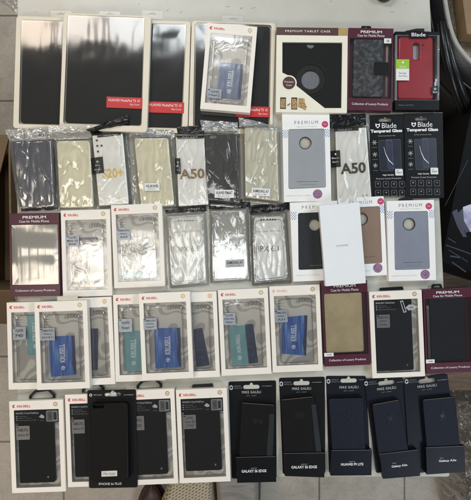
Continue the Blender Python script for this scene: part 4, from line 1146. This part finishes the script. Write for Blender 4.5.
# ------------------------------------------------------------------ bits on the table
def tag(o, label, cat, group=None):
    o['label'] = label; o['category'] = cat
    if group: o['group'] = group
def tape_roll():
    mb = MB(); c = W(384, -7)
    for r, z in ((.0, 0),):
        mb.plate(circ(c, .0195, 40), [circ(c, .012, 30)], TZ, TZ + .019, black_plastic, .002, 3)
        mb.plate(circ(c, .012, 30), [circ(c, .0105, 30)], TZ + .0005, TZ + .018, cream_tray, .0005)
    o = mb.build('tape_roll'); tag(o, 'black round roll cut by the top edge of the picture', 'tape roll')
tape_roll()
def wrap(name, quad, z, amp, mat, label, cat, sc=14, nu=60, nv=60, fall=0.0):
    q = [W(x, y, z) for x, y in quad]; sd = random.random() * 40; mb = MB()
    def fn(u, v):
        x, y = bilin(q, u, 1 - v)
        h = abs(fbm(x * sc, y * sc, sd)) * 1.4 + .5 * abs(fbm(x * sc * 2.6, y * sc * 2.6, sd + 3)) + .25 * fbm(x * sc * 7, y * sc * 7, sd)
        e = min(1, min(u, 1 - u, v, 1 - v) * 10)
        x += .01 * fbm(y * 18, sd, 2); y += .01 * fbm(x * 18, sd, 6)
        return (x, y, TZ + z + amp * h * (.3 + .7 * e) - fall * (1 - e))
    mb.grid(fn, nu, nv, mat); o = mb.build(name, None, 180); tag(o, label, cat)
wrap('plastic_bag', [(-14, -20), (16, -20), (27, 21), (2, 4)], -.02, .012, film('thin_bag', 3.5, .15, .35, (150, 150, 148), bump=.5, bscale=30), 'crumpled clear plastic bag at the far left corner of the table', 'plastic bag', sc=40, nu=40, nv=40)

# ------------------------------------------------------------------ things on the floor around the table
ZF = -TZ
def carton_left():
    e = bpy.data.objects.new('cardboard_box', None); C.objects.link(e)
    z = -.30
    q = [W(x, y, z) for x, y in ((-75, 135), (10, 135), (12, 292), (-75, 292))]
    tag(e, 'open brown cardboard box under the left edge of the table', 'cardboard box')
    kraft = pm('kraft', (124, 104, 76), .7, var=.1, scale=30, bump=.1, stretch=(1, 8, 1))
    b = MB(); zt = TZ + z
    b.plate(q, [[(q[0][0] + .005, q[0][1] - .005), (q[1][0] - .005, q[1][1] - .005), (q[2][0] - .005, q[2][1] + .005), (q[3][0] + .005, q[3][1] + .005)]], .02, zt, kraft, .0005)
    b.plate(q, [], .001, .02, kraft, .0005); b.build('box_walls', e)
    def flap(p0, p1, d, dz, taper=.02):
        f = MB(); a = Vector((*p0, zt)); c = Vector((*p1, zt)); n = Vector((d[0], d[1], dz)); s_ = (c - a).normalized() * taper
        v = [a, c, c - s_ + n, a + s_ + n]; off = Vector((0, 0, .004))
        f.add(v + [x + off for x in v], [(0, 1, 2, 3), (7, 6, 5, 4), (0, 4, 5, 1), (1, 5, 6, 2), (2, 6, 7, 3), (3, 7, 4, 0)], kraft); f.build('flap', e)
    flap(q[0], q[1], (0, -.10), .01); flap(q[3], q[2], (0, -.10), -.12); flap(q[0], q[3], (-.15, 0), -.1)
carton_left()

def handbag():
    e = bpy.data.objects.new('handbag', None); C.objects.link(e)
    zr = -.22
    cx, cy = W(500, -8, zr); k = S * (H - zr) / H
    e.location = (cx, cy, 0)
    tag(e, 'black leather bag with grey fleece lining and pale piping at the top right corner', 'bag')
    leather = pm('bag_leather', (26, 25, 26), .3, var=.25, scale=20, bump=.3, bscale=260, spec=.6)
    fleece = pm('fleece', (132, 124, 114), .95, scale=160, detail=6, stops=[(.3, (126, 116, 98)), (.7, (196, 184, 160))], bump=1.0, bscale=700)
    piping = pm('piping', (196, 190, 182), .6)
    rx, ry = 76 * k, 112 * k
    prof = [(.90, 0.0), (1.02, .02), (1.0, .30), (1.0, .42), (.97, .49), (.88, .525), (.74, TZ + zr)]
    n = 64
    def ring(sc_, z, w=0.0):
        return [(rx * sc_ * cos(2 * pi * i / n) * (1 + w * sin(5 * 2 * pi * i / n)), ry * sc_ * sin(2 * pi * i / n) * (1 + w * cos(7 * 2 * pi * i / n)), z) for i in range(n)]
    mb = MB(); rs = [ring(a, z, .012 + .01 * (j % 2)) for j, (a, z) in enumerate(prof)]
    vs = [v for r in rs for v in r]
    fs = [(j * n + i, j * n + (i + 1) % n, (j + 1) * n + (i + 1) % n, (j + 1) * n + i) for j in range(len(rs) - 1) for i in range(n)]
    fs.append(tuple(range(n))[::-1]); mb.add(vs, fs, leather)
    for sc_, z in ((.90, .523), (.985, .47), (1.012, .35)):
        r = ring(sc_ + .006, z, .012); mb.tube([r[i % n] for i in range(n + 1)], .0022, pm('seam', (84, 82, 80), .5), 6)
    o = mb.build('bag_body', e, 60)
    ms = o.modifiers.new('s', 'SUBSURF'); ms.levels = 1; ms.render_levels = 1
    mb = MB(); li = [(.74, TZ + zr - .001), (.68, TZ + zr - .02), (.60, TZ + zr - .07), (.4, TZ + zr - .11), (.2, TZ + zr - .12), (.001, TZ + zr - .12)]
    rs = [ring(a, z, .03) for a, z in li]; vs = [v for r in rs for v in r]
    fs = [(j * n + i, (j + 1) * n + i, (j + 1) * n + (i + 1) % n, j * n + (i + 1) % n) for j in range(len(rs) - 1) for i in range(n)]
    mb.add(vs, fs, fleece); mb.build('lining', e, 60)
    r = ring(.735, TZ + zr, .02); mb = MB(); mb.tube([r[i % n] for i in range(n + 1)], .0055, piping, 8); mb.build('piping', e)
    mb = MB(); q2 = [W(x, y, -.27) for x, y in ((459, -30), (520, -30), (520, 40), (467, 34))]
    mb.plate([(x - cx, y - cy) for x, y in q2], [], TZ - .32, TZ - .27, pm('tan_paper', (150, 122, 92), .6, var=.15, scale=20), .004)
    ob = mb.build('brown_parcel'); ob.location = (cx, cy, 0)
    tag(ob, 'tan brown parcel sticking out of the black leather bag', 'parcel')
    # straps falling over the side
    mb = MB()
    for k_, off in enumerate((0, .03)):
        pts = []
        for i in range(14):
            a = radians(200 + i * 5.5 + k_ * 6); t_ = i / 13; s_ = .84 + .24 * sin(t_ * pi * .5) - off
            pts.append((rx * s_ * cos(a) * 1.0, ry * s_ * sin(a), .545 - .16 * t_ ** 2 + .02 * sin(t_ * pi)))
        mb.tube(pts, .009, leather, 10)
    mb.build('strap', e)
handbag()

def lower_right():
    # brown cardboard carton
    kraft = pm('kraft_dark', (112, 88, 62), .75, var=.15, scale=25, bump=.2, stretch=(1, 6, 1))
    z = -.46
    e = bpy.data.objects.new('brown_carton', None); C.objects.link(e); tag(e, 'brown cardboard carton behind the red phone case pack, below the black bag', 'carton')
    q = [W(x, y, z) for x, y in ((420, 62), (520, 92), (505, 150), (414, 128))]
    b = MB(); b.plate(q, [], .001, TZ + z, kraft, .002); b.build('carton_body', e)
    b = MB(); c = [bilin(q, u, v) for u, v in ((.0, .45), (1, .45), (1, .57), (0, .57))]; b.plate(c, [], TZ + z, TZ + z + .0008, pm('tape', (150, 128, 96), .3), .0002); b.build('tape_strip', e)
    # black crumpled fabric bag
    m = pm('black_fabric', (22, 21, 21), .55, var=.3, scale=20, bump=.4, bscale=300)
    mb = MB(); cx, cy = W(470, 150, -.40)
    N = 40; M = 24; sd = 5.5; vs = []
    for j in range(M + 1):
        t_ = j / M; ph = t_ * pi / 2
        for i in range(N):
            a = 2 * pi * i / N; r = .98 * cos(ph) ** .6
            w = 1 + .14 * fbm(cos(a) * 2.0, sin(a) * 2.0, t_ * 3 + sd) + .04 * fbm(cos(a) * 7, sin(a) * 7, t_ * 9)
            vs.append((cx + .125 * r * w * cos(a), cy + .17 * r * w * sin(a), max(.002, .36 * sin(ph) ** .7 * (1 + .08 * fbm(cos(a) * 3, sin(a) * 3, sd + t_)))))
    fs = [(j * N + i, j * N + (i + 1) % N, (j + 1) * N + (i + 1) % N, (j + 1) * N + i) for j in range(M) for i in range(N)]
    mb.add(vs, fs, m); o = mb.build('rucksack', None, 180); tag(o, 'slumped black fabric bag in the dark gap right of the screen protector packs', 'bag')
    # black printed gadget box
    z = -.24
    e = bpy.data.objects.new('printed_box', None); C.objects.link(e); tag(e, 'large black box printed with a pale lavender gadget, right of the table', 'box')
    q = [W(x, y, z) for x, y in ((478, 104), (560, 150), (540, 300), (441, 262))]
    q = [W(x, y, z) for x, y in ((473, 100), (590, 140), (560, 300), (441, 262))]
    gloss = pm('printed_black', (10, 10, 12), .5, var=.3, scale=12, spec=.12)
    b = MB(); b.plate(q, [], .001, TZ + z, gloss, .002)
    zz = TZ + z + .0004
    lav = pm('lavender_print', (206, 200, 222), .35, scale=30, stops=[(.35, (160, 156, 196)), (.6, (220, 214, 230))]); mid = pm('violet_grey_print', (66, 66, 84), .4, var=.15)
    P = lambda *a: [W(x, y, z) for x, y in a]
    b.poly(P((463, 207), (474, 203), (480, 226), (470, 232), (463, 222)), zz, lav)
    b.poly(P((452, 212), (457, 209), (463, 228), (467, 237), (463, 237), (457, 226)), zz + .0001, mid)
    b.poly(P((458, 213), (463, 208), (464, 221), (470, 231), (466, 233), (459, 222)), zz + .0002, mid)
    b.poly(P((464, 210), (471, 208), (471, 216), (466, 217)), zz + .0003, lav)
    for (x0, y0, x1, y1, w) in ((446, 245, 471, 254, .0012), (449, 250, 468, 262, .0009), (448, 238, 456, 243, .001), (452, 262, 466, 272, .0014), (445, 206, 468, 160, .0004), (450, 256, 463, 258, .0016)):
        a = Vector(W(x0, y0, z)); c = Vector(W(x1, y1, z)); n_ = (c - a).normalized(); n_ = Vector((-n_.y, n_.x)) * w
        b.poly([tuple(a + n_), tuple(c + n_), tuple(c - n_), tuple(a - n_)], zz, mid)
    b.build('box_body', e)
    # wooden crate / plank under it
    z = -.5; wood = pm('wood', (104, 82, 62), .6, scale=14, detail=8, stretch=(1, 9, 1), stops=[(.3, (62, 48, 38)), (.7, (128, 104, 82))], bump=.3)
    q = [W(x, y, z) for x, y in ((424, 268), (520, 268), (520, 392), (424, 392))]
    e = bpy.data.objects.new('wooden_crate', None); C.objects.link(e); tag(e, 'brown wooden crate showing past the right edge above the bordeaux carton', 'crate')
    for j in range(4):
        a = bilin(q, 0, j / 4 + .01); c = bilin(q, 1, j / 4 + .01); d = bilin(q, 1, (j + 1) / 4 - .01); f_ = bilin(q, 0, (j + 1) / 4 - .01)
        b = MB(); b.plate([a, c, d, f_], [], TZ + z - .015, TZ + z, wood, .002); b.build('board', e)
    b = MB(); b.plate(q, [[(q[0][0] + .015, q[0][1] - .015), (q[1][0] - .015, q[1][1] - .015), (q[2][0] - .015, q[2][1] + .015), (q[3][0] + .015, q[3][1] + .015)]], .001, TZ + z - .0155, wood, .002); b.build('crate_side', e)
lower_right()
wrap('plastic_wrap', [(428, 372), (560, 360), (560, 530), (459, 530)], -.64, .07,
     film('crumpled_wrap', 3.2, .12, .55, (120, 108, 96), bump=.5, bscale=60),
     'crumpled brownish plastic wrapping on the floor at the near right corner', 'plastic wrapping', sc=22, nu=130, nv=150, fall=.10)

def near_floor():
    z = -.70
    # brown shoe
    leather = pm('shoe_leather', (72, 54, 44), .35, var=.2, scale=20, bump=.1)
    e = bpy.data.objects.new('shoe', None); C.objects.link(e); tag(e, 'brown leather shoe toe under the near edge of the table', 'shoe')
    cx, cy = W(150, 488, z); mb = MB(); n = 28; rings = []
    L = .28
    for j in range(16):
        t_ = j / 15; yy = -t_ * L
        w = .047 * (math.sin(min(1, t_ * 3.2) * pi / 2) ** .6) * (1 - .25 * math.sin(max(0, t_ - .35) * pi)); w = max(w, .004)
        h = .035 + .035 * t_ if t_ > .1 else .02 + .15 * t_
        rings.append([(cx + w * cos(a), cy + yy, .012 + max(0, h * (.5 + .5 * sin(a))) if True else 0) for a in [2 * pi * i / n for i in range(n)]])
    vs = [v for r in rings for v in r]; fs = [(j * n + i, (j + 1) * n + i, (j + 1) * n + (i + 1) % n, j * n + (i + 1) % n) for j in range(15) for i in range(n)]
    fs += [tuple(range(n)), tuple(15 * n + i for i in range(n))[::-1]]
    mb.add(vs, fs, leather); mb.build('upper', e, 60)
    out = []
    for j in range(16):
        t_ = j / 15; w = .052 * (math.sin(min(1, t_ * 3.2) * pi / 2) ** .6) * (1 - .25 * math.sin(max(0, t_ - .35) * pi)); out.append((cx + max(w, .008), cy + .004 - t_ * (L + .006)))
    out = out + [(2 * cx - x, y) for x, y in out[::-1]]
    mb = MB(); mb.plate(out, [], .001, .014, pm('sole', (40, 34, 30), .6), .001); mb.build('sole', e)
    # patterned cream fabric bag
    m, nt, outn = new_mat('dash_cloth'); p = nt.nodes.new('ShaderNodeBsdfPrincipled'); nt.links.new(p.outputs[0], outn.inputs[0])
    tc = nt.nodes.new('ShaderNodeTexCoord'); mp = nt.nodes.new('ShaderNodeMapping'); mp.inputs['Rotation'].default_value = (0, 0, radians(-35)); nt.links.new(tc.outputs['Object'], mp.inputs[0])
    br = nt.nodes.new('ShaderNodeTexBrick'); br.inputs['Scale'].default_value = 1; br.inputs['Brick Width'].default_value = .014; br.inputs['Row Height'].default_value = .0085
    br.inputs['Mortar Size'].default_value = .0026; br.inputs['Color1'].default_value = lin((138, 126, 106)); br.inputs['Color2'].default_value = lin((126, 114, 96)); br.inputs['Mortar'].default_value = lin((206, 196, 170))
    nt.links.new(mp.outputs[0], br.inputs[0]); nt.links.new(br.outputs[0], p.inputs['Base Color']); p.inputs['Roughness'].default_value = .85
    def cloth(name, quad, z, mat, label, cat, amp, sc, stretch=1.0, drop=.06):
        q = [W(x, y, z) for x, y in quad]; mb = MB()
        def fn(u, v):
            x, y = bilin(q, u, 1 - v); d = min(u, 1 - u, v, 1 - v); k = min(1, d * 7); k = (1 - (1 - k) ** 2) ** .5
            h = amp * fbm(x * sc, y * sc * stretch, 4.2)
            return (x, y, max(.003, TZ + z + h * k - drop * (1 - k)))
        mb.grid(fn, 50, 50, mat); mb.grid(lambda u, v: (*bilin(q, 1 - u, 1 - v), .002), 2, 2, mat)
        o = mb.build(name, None, 180); tag(o, label, cat)
    cloth('tote_bag', [(172, 476), (212, 470), (219, 540), (146, 540)], -.66, m, 'cream cloth bag patterned with brown dashes under the near table edge', 'bag', .01, 12)
    cloth('folded_cloth', [(214, 470), (259, 470), (260, 545), (219, 545)], -.64, pm('grey_cloth', (158, 154, 150), .9, var=.1, scale=60, bump=.5, bscale=500, stretch=(.3, 3, 1)), 'crinkled pale grey cloth beside the dashed cream bag', 'cloth', .018, 14, 4.0)
    # leg of a chair / brown strap
    mb = MB(); a = W(260, 470, -.6); mb.plate([(a[0] - .012, a[1] + .01), (a[0] + .012, a[1] + .01), (a[0] + .004, a[1] - .22), (a[0] - .02, a[1] - .22)], [], .002, .06, pm('brown_wood', (92, 66, 52), .5, var=.15), .004)
    o = mb.build('wooden_bar'); tag(o, 'narrow reddish brown wooden bar on the floor right of the grey cloth', 'wooden bar')
near_floor()
